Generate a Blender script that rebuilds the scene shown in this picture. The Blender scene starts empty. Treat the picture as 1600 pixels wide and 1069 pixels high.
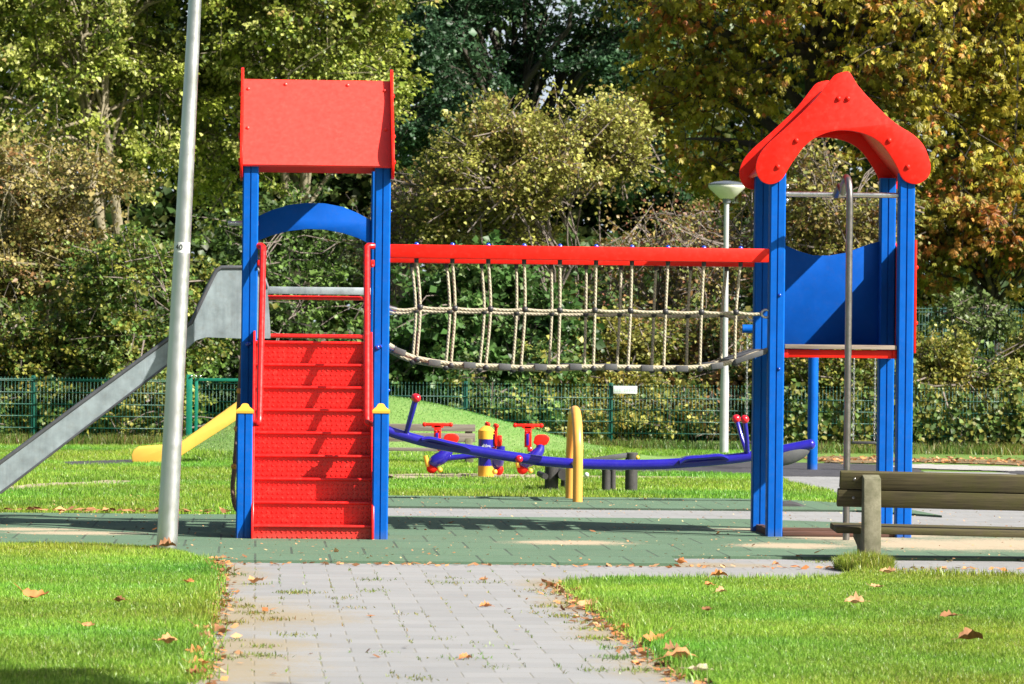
import bpy, bmesh, math, random
import numpy as np
from mathutils import Vector, Matrix
PI = math.pi
rng = np.random.default_rng(11)
random.seed(5)
C = bpy.context.scene.collection
scn = bpy.context.scene

# ------------------------------------------------------------------ camera
W0, H0, F = 1600.0, 1069.0, 6890.0
EYE = 1.455
yaw = math.atan(398 / F); pitch = math.atan(5.5 / F); roll = math.radians(0.62)
fw = Vector((math.sin(yaw) * math.cos(pitch), math.cos(yaw) * math.cos(pitch), math.sin(pitch)))
rt = Vector((math.cos(yaw), -math.sin(yaw), 0))
up = rt.cross(fw)
r2 = rt * math.cos(roll) + up * math.sin(roll)
u2 = up * math.cos(roll) - rt * math.sin(roll)
CAM = Vector((0, 0, EYE))
cd = bpy.data.cameras.new('camera'); cam = bpy.data.objects.new('camera', cd); C.objects.link(cam)
M = Matrix((r2, u2, -fw)).transposed().to_4x4(); M.translation = CAM
cam.matrix_world = M
cd.sensor_width = 36.0; cd.lens = F / W0 * 36.0; cd.clip_start = 0.5; cd.clip_end = 2000
cd.dof.use_dof = True; cd.dof.focus_distance = 33.6; cd.dof.aperture_fstop = 11
scn.camera = cam

def ray(px, py):
    return fw + r2 * ((px - W0 / 2) / F) + u2 * ((H0 / 2 - py) / F)
def P(px, py, Y):
    d = ray(px, py); return CAM + d * (Y / d.y)
def G(px, py, z=0.0):
    d = ray(px, py); return CAM + d * ((z - EYE) / d.z)
def project(v):
    """numpy (n,3) -> pixel coords, used only to measure blade density"""
    d = v - np.array(CAM)
    zc = d @ np.array(fw)
    return W0 / 2 + F * (d @ np.array(r2)) / zc, H0 / 2 - F * (d @ np.array(u2)) / zc

# ------------------------------------------------------------------ light
sun_dir = Vector((1.0, -0.62, 1.0)).normalized()
sl = bpy.data.lights.new('sun', 'SUN'); sl.energy = 5.0; sl.angle = math.radians(0.5); sl.color = (1.0, 0.95, 0.87)
so = bpy.data.objects.new('sun', sl); C.objects.link(so)
so.rotation_euler = sun_dir.to_track_quat('Z', 'Y').to_euler(); so.location = (30, -20, 40)
wd = bpy.data.worlds.new('World'); scn.world = wd; wd.use_nodes = True
nt = wd.node_tree; bg = nt.nodes['Background']
sky = nt.nodes.new('ShaderNodeTexSky'); sky.sky_type = 'NISHITA'; sky.sun_disc = False
sky.sun_elevation = math.asin(sun_dir.z); sky.sun_rotation = math.atan2(sun_dir.x, sun_dir.y)
sky.dust_density = 4.0; sky.air_density = 1.0
tc = nt.nodes.new('ShaderNodeTexCoord'); vm = nt.nodes.new('ShaderNodeVectorMath'); vm.operation = 'DOT_PRODUCT'
vm.inputs[1].default_value = Vector((0.04, 0.985, 0.16)).normalized(); nt.links.new(tc.outputs['Generated'], vm.inputs[0])
cn = nt.nodes.new('ShaderNodeTexNoise'); cn.inputs['Scale'].default_value = 9; cn.inputs['Detail'].default_value = 6; nt.links.new(tc.outputs['Generated'], cn.inputs['Vector'])
ad = nt.nodes.new('ShaderNodeMath'); ad.operation = 'MULTIPLY_ADD'; nt.links.new(cn.outputs['Fac'], ad.inputs[0]); ad.inputs[1].default_value = .03; nt.links.new(vm.outputs['Value'], ad.inputs[2])
mr = nt.nodes.new('ShaderNodeMapRange'); mr.interpolation_type = 'SMOOTHSTEP'; mr.inputs['From Min'].default_value = .955; mr.inputs['From Max'].default_value = 1.005; nt.links.new(ad.outputs[0], mr.inputs['Value'])
cm = nt.nodes.new('ShaderNodeMix'); cm.data_type = 'RGBA'; nt.links.new(mr.outputs[0], cm.inputs[0]); nt.links.new(sky.outputs[0], cm.inputs[6]); cm.inputs[7].default_value = (6.2, 7.0, 7.8, 1)
nt.links.new(cm.outputs[2], bg.inputs[0]); bg.inputs[1].default_value = 0.05
scn.view_settings.view_transform = 'Standard'; scn.view_settings.look = 'None'
scn.view_settings.gamma = 1; scn.view_settings.exposure = 1.2
scn.cycles.use_denoising = True
scn.cycles.max_bounces = 6; scn.cycles.diffuse_bounces = 2; scn.cycles.transmission_bounces = 4

# ------------------------------------------------------------------ materials
def mk(name):
    m = bpy.data.materials.new(name); m.use_nodes = True
    nt = m.node_tree; return m, nt, nt.nodes['Principled BSDF']
def N(nt, kind, **kw):
    n = nt.nodes.new(kind)
    for k, v in kw.items(): setattr(n, k, v)
    return n
def noise(nt, scale, detail=4, rough=0.6, vec=None):
    n = N(nt, 'ShaderNodeTexNoise'); n.inputs['Scale'].default_value = scale
    n.inputs['Detail'].default_value = detail; n.inputs['Roughness'].default_value = rough
    if vec is None:
        g = N(nt, 'ShaderNodeNewGeometry'); vec = g.outputs['Position']
    nt.links.new(vec, n.inputs['Vector']); return n.outputs['Fac']
def ramp(nt, fac, stops):
    r = N(nt, 'ShaderNodeValToRGB'); e = r.color_ramp.elements
    while len(e) < len(stops): e.new(0.5)
    for i, (p, c) in enumerate(stops):
        e[i].position = p; e[i].color = (c[0], c[1], c[2], 1) if hasattr(c, '__len__') else (c, c, c, 1)
    nt.links.new(fac, r.inputs['Fac']); return r.outputs['Color']
def mix(nt, fac, a, b, mode='MIX'):
    m = N(nt, 'ShaderNodeMix', data_type='RGBA', blend_type=mode)
    def put(s, v):
        if hasattr(v, 'is_output'): nt.links.new(v, s)
        elif hasattr(v, '__len__'): s.default_value = (v[0], v[1], v[2], 1)
        else: s.default_value = v
    put(m.inputs[0], fac); put(m.inputs[6], a); put(m.inputs[7], b); return m.outputs[2]
def bump(nt, h, bsdf, strength=0.3, dist=0.01):
    b = N(nt, 'ShaderNodeBump'); b.inputs['Strength'].default_value = strength; b.inputs['Distance'].default_value = dist
    nt.links.new(h, b.inputs['Height']); nt.links.new(b.outputs[0], bsdf.inputs['Normal'])
def mathn(nt, op, a, b=None, clamp=False):
    m = N(nt, 'ShaderNodeMath', operation=op); m.use_clamp = clamp
    for i, v in enumerate((a, b)):
        if v is None: continue
        if hasattr(v, 'is_output'): nt.links.new(v, m.inputs[i])
        else: m.inputs[i].default_value = v
    return m.outputs[0]

def paint(name, col, rough=0.35, var=0.12, dirt=0.0, metal=0.0, spec=0.5, coat=0.0, nscale=6.0):
    m, nt, b = mk(name)
    f = noise(nt, nscale, 6)
    lo = tuple(c * (1 - var) for c in col); hi = tuple(min(1, c * (1 + var)) for c in col)
    c = ramp(nt, f, [(0.3, lo), (0.7, hi)])
    if dirt > 0:
        d = noise(nt, 23, 8, 0.75)
        dm = ramp(nt, d, [(0.52, 0.0), (0.75, dirt)])
        c = mix(nt, dm, c, (0.22, 0.19, 0.14))
    nt.links.new(c, b.inputs['Base Color'])
    rr = ramp(nt, noise(nt, nscale * 5, 6), [(0.3, rough * 0.8), (0.75, min(1, rough * 1.35))])
    nt.links.new(rr, b.inputs['Roughness'])
    b.inputs['Metallic'].default_value = metal; b.inputs['Specular IOR Level'].default_value = spec
    b.inputs['Coat Weight'].default_value = coat; b.inputs['Coat Roughness'].default_value = 0.15
    return m

RED = paint('red_panel', (0.74, 0.014, 0.006), 0.45, 0.10, 0.13, spec=0.22)
REDPL = paint('red_roof_plate', (0.78, 0.042, 0.030), 0.45, 0.07, 0.14)
REDM = paint('red_metal', (0.66, 0.012, 0.010), 0.30, 0.10, 0.22, spec=0.5)
BLUE = paint('blue_post', (0.002, 0.095, 0.44), 0.45, 0.12, 0.07, spec=0.12)
BLUEP = paint('blue_panel', (0.002, 0.082, 0.42), 0.5, 0.10, 0.05, spec=0.10)
NAVY = paint('navy_metal', (0.014, 0.010, 0.27), 0.22, 0.1, 0.06, coat=0.4)
YEL = paint('yellow_plastic', (0.80, 0.42, 0.045), 0.35, 0.08, 0.12)
YELS = paint('yellow_slide', (0.80, 0.47, 0.08), 0.4, 0.06, 0.1)
ORA = paint('orange_metal', (0.78, 0.36, 0.075), 0.32, 0.06, 0.10)
REDB = paint('red_knob', (0.66, 0.010, 0.022), 0.25, 0.08, 0.0, coat=0.5)
SILV = paint('brushed_silver', (0.58, 0.58, 0.57), 0.28, 0.1, 0.08, metal=0.95)
DULL = paint('dull_steel', (0.27, 0.255, 0.25), 0.32, 0.15, 0.1, metal=0.9)
POLE = paint('pole_aluminium', (0.70, 0.715, 0.73), 0.38, 0.06, 0.04, metal=0.95, nscale=2)
GALV = paint('galvanised_sheet', (0.29, 0.345, 0.365), 0.5, 0.3, 0.4, metal=0.3, nscale=7)
RIM = paint('dark_steel_rim', (0.10, 0.105, 0.115), 0.45, 0.25, 0.1, metal=0.3)
ROPE = paint('beige_rope', (0.40, 0.36, 0.26), 0.85, 0.25, 0.2, nscale=40)
def rope_twist(m):
    nt = m.node_tree; b = nt.nodes['Principled BSDF']; l = b.inputs['Base Color'].links[0].from_socket
    w = N(nt, 'ShaderNodeTexWave', wave_type='BANDS', bands_direction='DIAGONAL'); w.inputs['Scale'].default_value = 22; w.inputs['Distortion'].default_value = .4
    g = N(nt, 'ShaderNodeNewGeometry'); nt.links.new(g.outputs['Position'], w.inputs['Vector'])
    c = mix(nt, ramp(nt, w.outputs['Fac'], [(.15, .38), (.5, 0.0)]), l, (.15, .12, .07)); nt.links.new(c, b.inputs['Base Color'])
    bump(nt, w.outputs['Fac'], b, .5, .004)
rope_twist(ROPE)
ROPEB = paint('brown_rope', (0.20, 0.12, 0.10), 0.85, 0.25, 0.1, nscale=40)
DARKP = paint('dark_plastic', (0.030, 0.030, 0.034), 0.45, 0.2, 0.15)
TREAD = paint('grey_rubber_tread', (0.075, 0.078, 0.082), 0.6, 0.2, 0.3)
TYRE = paint('old_rubber', (0.045, 0.045, 0.048), 0.7, 0.25, 0.3)
FGREEN = paint('fence_green', (0.003, 0.080, 0.054), 0.4, 0.12, 0.04)
FDARK = paint('fence_dark_green', (0.010, 0.075, 0.06), 0.5, 0.12, 0.1)
GATE = paint('gate_green', (0.004, 0.17, 0.11), 0.4, 0.1, 0.04)
WHITE = paint('white_plate', (0.66, 0.70, 0.68), 0.4, 0.08, 0.08)
SIGNG = paint('sign_green', (0.45, 0.72, 0.55), 0.5, 0.08)
BLACK = paint('black_ink', (0.02, 0.02, 0.02), 0.5)
LAMPP = paint('lamp_pole_paint', (0.50, 0.51, 0.53), 0.35, 0.08, 0.06, metal=0.3)
GLASS = paint('milky_lamp_glass', (0.60, 0.61, 0.54), 0.3, 0.1, 0.15)
CAPM = paint('lamp_cap_grey', (0.16, 0.18, 0.21), 0.3, 0.1, metal=0.5)
BLUEB = paint('blue_bolt', (0.01, 0.06, 0.42), 0.2, 0.1, coat=0.6)
LOGM = paint('dark_log', (0.038, 0.036, 0.036), 0.7, 0.35, 0.2)
CHAIN = paint('chain_steel', (0.55, 0.55, 0.55), 0.35, 0.2, metal=0.8)

def wood(name, lo, hi, alg=None, axis=0):
    m, nt, b = mk(name)
    g = N(nt, 'ShaderNodeNewGeometry'); mp = N(nt, 'ShaderNodeMapping')
    s = [60, 60, 60]; s[axis] = 2.5; mp.inputs['Scale'].default_value = s
    nt.links.new(g.outputs['Position'], mp.inputs['Vector'])
    f = noise(nt, 1.0, 5, 0.65, mp.outputs[0])
    c = ramp(nt, f, [(0.3, lo), (0.7, hi)])
    if alg:
        a = ramp(nt, noise(nt, 7, 6, 0.7), [(0.42, 0.0), (0.66, 0.75)])
        c = mix(nt, a, c, alg)
    nt.links.new(c, b.inputs['Base Color']); b.inputs['Roughness'].default_value = 0.85
    bump(nt, f, b, 0.5, 0.004); return m
BENCHW = wood('weathered_bench_wood', (0.030, 0.024, 0.010), (0.105, 0.085, 0.036), (0.062, 0.060, 0.010))
GREYW = wood('grey_bench_wood', (0.10, 0.085, 0.07), (0.23, 0.20, 0.165))
DECKW = wood('deck_wood', (0.17, 0.13, 0.10), (0.36, 0.30, 0.24))
BOARD = wood('ground_board', (0.05, 0.03, 0.022), (0.15, 0.065, 0.045))
m, nt, b = mk('mossy_concrete')
c = ramp(nt, noise(nt, 9, 8, 0.7), [(0.3, (0.07, 0.072, 0.033)), (0.65, (0.20, 0.19, 0.125))])
c = mix(nt, ramp(nt, noise(nt, 60, 4), [(0.45, 0.0), (0.7, 0.5)]), c, (0.12, 0.11, 0.07))
nt.links.new(c, b.inputs['Base Color']); b.inputs['Roughness'].default_value = 0.9
bump(nt, noise(nt, 80, 4), b, 0.4, 0.004); CONC = m

def bark(name, lo, hi):
    m, nt, b = mk(name)
    f = noise(nt, 12, 6, 0.7)
    nt.links.new(ramp(nt, f, [(0.3, lo), (0.7, hi)]), b.inputs['Base Color'])
    b.inputs['Roughness'].default_value = 0.9; bump(nt, f, b, 0.6, 0.02); return m
BARKP = bark('pale_bark', (0.10, 0.085, 0.05), (0.30, 0.26, 0.17))
BARKD = bark('dark_bark', (0.022, 0.018, 0.014), (0.07, 0.06, 0.045))
TWIG = bark('grey_twig', (0.10, 0.08, 0.07), (0.24, 0.20, 0.17))

def leafmat(name, rough=0.5, trans=0.3, spec=0.35):
    m, nt, b = mk(name)
    a = N(nt, 'ShaderNodeAttribute', attribute_name='Col')
    nt.links.new(a.outputs['Color'], b.inputs['Base Color']); b.inputs['Roughness'].default_value = rough
    b.inputs['Specular IOR Level'].default_value = spec
    t = N(nt, 'ShaderNodeBsdfTranslucent')
    nt.links.new(a.outputs['Color'], t.inputs['Color'])
    mx = N(nt, 'ShaderNodeMixShader'); mx.inputs[0].default_value = trans
    nt.links.new(b.outputs[0], mx.inputs[1]); nt.links.new(t.outputs[0], mx.inputs[2])
    nt.links.new(mx.outputs[0], nt.nodes['Material Output'].inputs['Surface']); return m
LEAF = leafmat('leaf', 0.45, 0.3)
GRASSM = leafmat('grass_blade', 0.4, 0.35, 0.4)
DRY = leafmat('dry_leaf', 0.7, 0.15, 0.2)

# ------------------------------------------------------------------ mesh builder
ORG = {}
class MB:
    def __init__(s): s.v = []; s.f = []
    def add(s, vs, fs):
        o = len(s.v); s.v += [tuple(v) for v in vs]; s.f += [tuple(i + o for i in f) for f in fs]; return s
    def box(s, c, d, rot=None):
        hx, hy, hz = d[0] / 2, d[1] / 2, d[2] / 2
        vs = [Vector((x, y, z)) for x in (-hx, hx) for y in (-hy, hy) for z in (-hz, hz)]
        if rot is not None: vs = [rot @ v for v in vs]
        c = Vector(c)
        return s.add([v + c for v in vs], [(0, 1, 3, 2), (4, 6, 7, 5), (0, 4, 5, 1), (2, 3, 7, 6), (0, 2, 6, 4), (1, 5, 7, 3)])
    def prism(s, pts, d):
        """pts: 3D outline in a plane, extruded along vector d"""
        n = len(pts); pts = [Vector(p) for p in pts]; d = Vector(d)
        vs = pts + [p + d for p in pts]
        fs = [tuple(range(n)), tuple(range(2 * n - 1, n - 1, -1))] + [(i, (i + 1) % n, n + (i + 1) % n, n + i) for i in range(n)]
        return s.add(vs, fs)
    def tube(s, pts, r, n=12, cap=True):
        pts = [Vector(p) for p in pts]; k = len(pts)
        rs = r if hasattr(r, '__len__') else [r] * k
        t0 = (pts[1] - pts[0]).normalized()
        a = Vector((0, 0, 1)) if abs(t0.z) < 0.9 else Vector((1, 0, 0))
        u = t0.cross(a).normalized(); vs = []; fs = []
        for i in range(k):
            if i == 0: t = t0
            elif i == k - 1: t = (pts[i] - pts[i - 1]).normalized()
            else: t = ((pts[i] - pts[i - 1]).normalized() + (pts[i + 1] - pts[i]).normalized()).normalized()
            u = (u - t * u.dot(t)).normalized(); w = t.cross(u)
            vs += [pts[i] + (u * math.cos(q) + w * math.sin(q)) * rs[i] for q in [2 * PI * j / n for j in range(n)]]
        for i in range(k - 1):
            for j in range(n):
                fs.append((i * n + j, i * n + (j + 1) % n, (i + 1) * n + (j + 1) % n, (i + 1) * n + j))
        if cap: fs += [tuple(range(n - 1, -1, -1)), tuple(range((k - 1) * n, k * n))]
        return s.add(vs, fs)
    def sphere(s, c, r, n=12, m=8, sc=(1, 1, 1), rot=None):
        c = Vector(c); vs = []; fs = []
        for i in range(1, m):
            t = PI * i / m
            for j in range(n):
                q = 2 * PI * j / n
                v = Vector((math.sin(t) * math.cos(q) * r * sc[0], math.sin(t) * math.sin(q) * r * sc[1], math.cos(t) * r * sc[2]))
                vs.append(v)
        vs += [Vector((0, 0, r * sc[2])), Vector((0, 0, -r * sc[2]))]
        if rot is not None: vs = [rot @ v for v in vs]
        T = len(vs) - 2; B = T + 1
        for i in range(m - 2):
            for j in range(n): fs.append((i * n + j, (i + 1) * n + j, (i + 1) * n + (j + 1) % n, i * n + (j + 1) % n))
        for j in range(n):
            fs.append((T, j, (j + 1) % n)); fs.append((B, (m - 2) * n + (j + 1) % n, (m - 2) * n + j))
        return s.add([v + c for v in vs], fs)
    def lathe(s, prof, c, n=24):
        c = Vector(c); vs = []; fs = []; k = len(prof)
        for r, z in prof:
            vs += [c + Vector((r * math.cos(2 * PI * j / n), r * math.sin(2 * PI * j / n), z)) for j in range(n)]
        for i in range(k - 1):
            for j in range(n): fs.append((i * n + j, i * n + (j + 1) % n, (i + 1) * n + (j + 1) % n, (i + 1) * n + j))
        fs += [tuple(range(n - 1, -1, -1)), tuple(range((k - 1) * n, k * n))]
        return s.add(vs, fs)
    def build(s, name, mat, parent=None, ang=35, bevel=0.0, seg=2, org=None):
        me = bpy.data.meshes.new(name)
        o = bpy.data.objects.new(name, me); C.objects.link(o)
        g = Vector((0, 0, 0))
        if parent is not None: g = ORG[parent.name]
        elif org is not None: g = Vector(org)
        me.from_pydata([tuple(Vector(v) - g) for v in s.v], [], s.f)
        bm = bmesh.new(); bm.from_mesh(me)
        bmesh.ops.recalc_face_normals(bm, faces=bm.faces)
        if bevel > 0:
            es = [e for e in bm.edges if len(e.link_faces) == 2 and e.calc_face_angle(0) > math.radians(30)]
            bmesh.ops.bevel(bm, geom=es, offset=bevel, segments=seg, profile=0.5, affect='EDGES', clamp_overlap=True)
        bm.to_mesh(me); bm.free()
        me.materials.append(mat)
        me.polygons.foreach_set('use_smooth', [True] * len(me.polygons))
        me.set_sharp_from_angle(angle=math.radians(ang))
        if parent is not None: o.parent = parent
        else: o.location = g
        ORG[o.name] = g
        return o

def tag(o, label=None, cat=None, group=None, kind=None):
    if label: o['label'] = label
    if cat: o['category'] = cat
    if group: o['group'] = group
    if kind: o['kind'] = kind
    return o
def thing(name, loc, label, cat, group=None):
    o = bpy.data.objects.new(name, None); C.objects.link(o); o.location = loc; o.empty_display_size = 0.2
    ORG[o.name] = Vector(loc); return tag(o, label, cat, group)

def nmesh(name, v, f, mat, col=None, parent=None, org=(0, 0, 0), smooth=False):
    """numpy mesh; f: (n,3) or (n,4) int; col per vertex"""
    me = bpy.data.meshes.new(name); k = f.shape[1]
    g = np.array(ORG[parent.name] if parent is not None else org, dtype=float)
    vv = (v - g).astype(np.float32)
    me.vertices.add(len(vv)); me.vertices.foreach_set('co', vv.ravel())
    me.loops.add(f.size); me.loops.foreach_set('vertex_index', f.astype(np.int32).ravel())
    me.polygons.add(len(f)); me.polygons.foreach_set('loop_start', np.arange(0, f.size, k, dtype=np.int32))
    me.polygons.foreach_set('loop_total', np.full(len(f), k, dtype=np.int32))
    me.update(calc_edges=True)
    if col is not None:
        a = me.color_attributes.new('Col', 'FLOAT_COLOR', 'POINT')
        c4 = np.ones((len(vv), 4), dtype=np.float32); c4[:, :3] = col
        a.data.foreach_set('color', c4.ravel())
    me.materials.append(mat)
    if smooth: me.polygons.foreach_set('use_smooth', np.ones(len(f), dtype=bool))
    o = bpy.data.objects.new(name, me); C.objects.link(o)
    if parent is not None: o.parent = parent
    else: o.location = org
    ORG[o.name] = Vector(g); return o

def smoothpath(pts, k=6):
    """Catmull-Rom through points"""
    p = [Vector(q) for q in pts]; p = [p[0] * 2 - p[1]] + p + [p[-1] * 2 - p[-2]]; out = []
    for i in range(1, len(p) - 2):
        a, b, c, d = p[i - 1], p[i], p[i + 1], p[i + 2]
        for j in range(k):
            t = j / k
            out.append(0.5 * ((2 * b) + (c - a) * t + (2 * a - 5 * b + 4 * c - d) * t * t + (3 * b - a - 3 * c + d) * t ** 3))
    out.append(p[-2]); return out

# long streaks and joints on the galvanised slide sheets
nt = GALV.node_tree; b = nt.nodes['Principled BSDF']; l = b.inputs['Base Color'].links[0].from_socket
g = N(nt, 'ShaderNodeNewGeometry'); mp = N(nt, 'ShaderNodeMapping'); mp.inputs['Scale'].default_value = (16, 3, 1.2); nt.links.new(g.outputs['Position'], mp.inputs['Vector'])
c = mix(nt, ramp(nt, noise(nt, 1.0, 7, .7, mp.outputs[0]), [(.45, 0.0), (.7, .55)]), l, (.17, .20, .22))
c = mix(nt, ramp(nt, noise(nt, 3.0, 8, .8), [(.60, 0.0), (.72, .5)]), c, (.52, .55, .56))
nt.links.new(c, b.inputs['Base Color'])

def splash(m, h=0.45, amt=.55, col=(.20, .17, .12)):
    """dried soil splashed up from the ground and fine scuffs"""
    nt = m.node_tree; b = nt.nodes['Principled BSDF']; l = b.inputs['Base Color'].links[0].from_socket
    g = N(nt, 'ShaderNodeNewGeometry'); sp = N(nt, 'ShaderNodeSeparateXYZ'); nt.links.new(g.outputs['Position'], sp.inputs[0])
    z = mathn(nt, 'MULTIPLY', sp.outputs[2], 1 / h); f = mathn(nt, 'SUBTRACT', mathn(nt, 'ADD', .75, mathn(nt, 'MULTIPLY', noise(nt, 18, 8, .8), .6)), z, True)
    c = mix(nt, mathn(nt, 'MULTIPLY', ramp(nt, f, [(.45, 0.0), (1.0, amt)]), 1.0), l, col)
    nt.links.new(c, b.inputs['Base Color'])
splash(BLUE, .16, .35, (.12, .12, .11))
REDS = paint('red_step_sheet', (0.66, 0.012, 0.010), 0.30, 0.10, 0.22, spec=0.5)
nt = REDS.node_tree; b = nt.nodes['Principled BSDF']; l = b.inputs['Base Color'].links[0].from_socket
c = mix(nt, ramp(nt, noise(nt, 14, 9, .85), [(.55, 0.0), (.72, .22)]), l, (.70, .11, .085))
nt.links.new(c, b.inputs['Base Color']); splash(REDS, .22, .25, (.30, .16, .12)); splash(POLE, .25, .5, (.2, .18, .13))
# ================================================================== stair tower (left) and pole tower (right)
YF, YR = 33.4, 34.4
XA, XB = P(389, 540, YF).x, P(595.3, 540, YF).x
XC, XD = P(1212, 540, YF).x, P(1413.4, 540, YF).x
HP = 0.06
def post_outline(h, g=0.0055, d=0.010, c=0.010):
    q = [(-h + c, -h), (-g, -h), (-g * .6, -h + d), (g * .6, -h + d), (g, -h), (h - c, -h)]
    out = []
    for k in range(4):
        a = k * PI / 2
        out += [(x * math.cos(a) - y * math.sin(a), x * math.sin(a) + y * math.cos(a)) for x, y in q]
    return out
def post(parent, x, y, z1, h=HP, z0=-0.05, mat=None):
    m = MB().prism([(x + a, y + b, z0) for a, b in post_outline(h)], (0, 0, z1 - z0))
    return m.build('post', mat or BLUE, parent, 25)

# gable outline traced once in real metres: (distance from ridge plane, height)
gpx = [(1315.6, 113), (1327, 113), (1339, 132), (1359, 155), (1385, 181), (1405, 197), (1426, 210), (1442, 226), (1450, 244),
       (1453.6, 258), (1452, 273), (1443, 283), (1431.5, 288), (1417, 285), (1408, 277), (1402.5, 264), (1391, 244), (1376.5, 225),
       (1359, 213), (1339, 206.5), (1318.5, 204), (1298, 206), (1275, 214.7), (1257.6, 228), (1243, 246.6), (1231.5, 264),
       (1223, 278.5), (1212.6, 286), (1201, 288), (1189.4, 283), (1182, 271), (1181, 257), (1188, 239), (1202.5, 222),
       (1225.7, 201.6), (1252, 177), (1275, 154), (1292, 132), (1304, 117.5)]
xmid = (XC + XD) / 2
graw = [P(x, y, 33.33) for x, y in gpx]
gcx = (min(p.x for p in graw) + max(p.x for p in graw)) / 2
ghalf = smoothpath([(p.x - gcx, 0, p.z) for p in graw] + [(graw[0].x - gcx, 0, graw[0].z)], 3)[:-1]
GO = [(v.x, v.z) for v in ghalf]
gb = [(P(x, y, 33.33).x - gcx, P(x, y, 33.33).z) for x, y in [(1309.8, 154.4), (1324.3, 154.4), (1244, 220), (1389, 220), (1215, 261), (1418, 261)]]
ZRT, ZRB = 3.475, 2.80          # roof plate top and lower edge
def plate_profile(sgn):
    a = (0.045 * sgn, ZRT); b = (0.60 * sgn, ZRB)
    nx, nz = -(b[1] - a[1]), (b[0] - a[0]); l = math.hypot(nx, nz); nx, nz = nx / l * 0.022 * sgn, nz / l * 0.022 * sgn
    return [a, b, (b[0] - nx, b[1] - nz), (a[0] - nx, a[1] - nz)]

st = thing('stair_tower', ((XA + XB) / 2, 33.9, 0), 'blue and red play tower with red studded stairs, a saddle roof and a metal slide', 'play tower')
for x in (XA, XB):
    for y in (YF, YR): post(st, x, y, 2.80)
yc = 33.9
for x0, sgn in ((XA - HP - 0.023, -1), (XB + HP + 0.001, 1)):
    mb = MB().prism([(x0, yc + d, z) for d, z in GO], (0.022, 0, 0))
    xo = x0 if sgn < 0 else x0 + 0.022
    for d, z in gb: mb.sphere((xo, yc + d, z), 0.02, 10, 6, (0.8, 1, 1))
    mb.build('gable_panel', RED, st, 30, 0.004)
for sgn in (-1, 1):
    mb = MB().prism([(XA - HP, yc + d, z) for d, z in plate_profile(sgn)], (XB - XA + 2 * HP, 0, 0))
    a, b = plate_profile(sgn)[:2]
    for fx, t in ((0.03, .12), (0.03, .58), (0.285, .06), (0.71, .06), (0.965, .12), (0.965, .58)):
        mb.sphere((XA - HP + fx * (XB - XA + 2 * HP), yc + a[0] + (b[0] - a[0]) * t, a[1] + (b[1] - a[1]) * t), 0.016, 8, 6)
    mb.build('roof_plate', REDPL, st, 30)
top = [(403, 338), (424, 328.5), (452, 320), (480, 317), (508, 318), (536, 323.5), (559, 333), (579, 344)]
bot = [(579, 382), (559, 372), (536, 364.5), (508, 359), (480, 358), (452, 361), (424, 368), (403, 376)]
top = [(396, 341)] + top + [(586, 348)]; bot = [(586, 386)] + bot + [(396, 380)]
MB().prism([P(x, y, 34.37) for x, y in top + bot], (0, 0.02, 0)).build('arch_panel', BLUEP, st, 30, 0.003)
for py in (465.5, 525.5):
    z = P(495, py, 34.4).z
    MB().tube([(XA, 34.4, z), (XB, 34.4, z)], 0.017).build('barrier_rail', REDM, st)
z = P(495, 454.5, 34.34).z
MB().box(((XA + XB) / 2, 34.325, z), (XB - XA - .12, 0.035, 0.058)).build('barrier_board', GALV, st, 35, 0.006)
DZ = 1.47
MB().box(((XA + XB) / 2, 33.9, DZ - 0.018), (XB - XA - 0.13, 0.98, 0.034)).build('deck', DECKW, st, 35, 0.004)
# stairs
SXL, SXR = P(397.5, 540, 33.0).x, P(581.5, 540, 33.0).x
Y0, RUN, RISE, ZF = 32.32, 0.127, 0.168, 0.125
for i in range(9):
    y = Y0 + i * RUN; zt = ZF + i * RISE; zb = zt - RISE if i else -0.02
    mb = MB().box(((SXL + SXR) / 2, y + 0.003, (zt + zb) / 2 - 0.006), (SXR - SXL - 0.018, 0.006, zt - zb - 0.004))
    mb.box(((SXL + SXR) / 2, y + RUN / 2 - 0.012, zt - 0.004), (SXR - SXL - 0.018, RUN, 0.008))
    mb.tube([(SXL + 0.01, y - 0.012, zt - 0.009), (SXR - 0.01, y - 0.012, zt - 0.009)], 0.0115, 12)
    nc = 23; rows = 5 if i else 4
    for r in range(rows):
        for c in range(nc):
            xx = SXL + 0.035 + (SXR - SXL - 0.07) * (c + (0.18 if r % 2 else 0)) / (nc - 0.8)
            zz = zb + (zt - zb) * (r + 0.55) / rows
            mb.sphere((xx, y, zz), 0.0085, 6, 4, (1.35, 0.8, .8), Matrix.Rotation(.7 if (r + c) % 2 else -.7, 3, 'Y'))
    mb.build('step', REDS, st, 40)
for sx in (SXL, SXR):
    pr = [(32.25, -0.02), (32.25, 0.15), (32.33, 0.30), (33.28, 1.545), (33.40, 1.545), (33.40, 1.12), (32.62, -0.02)]
    MB().prism([(sx - 0.009, y, z) for y, z in pr], (0.018, 0, 0)).build('stringer', REDM, st, 30, 0.004)
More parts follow.
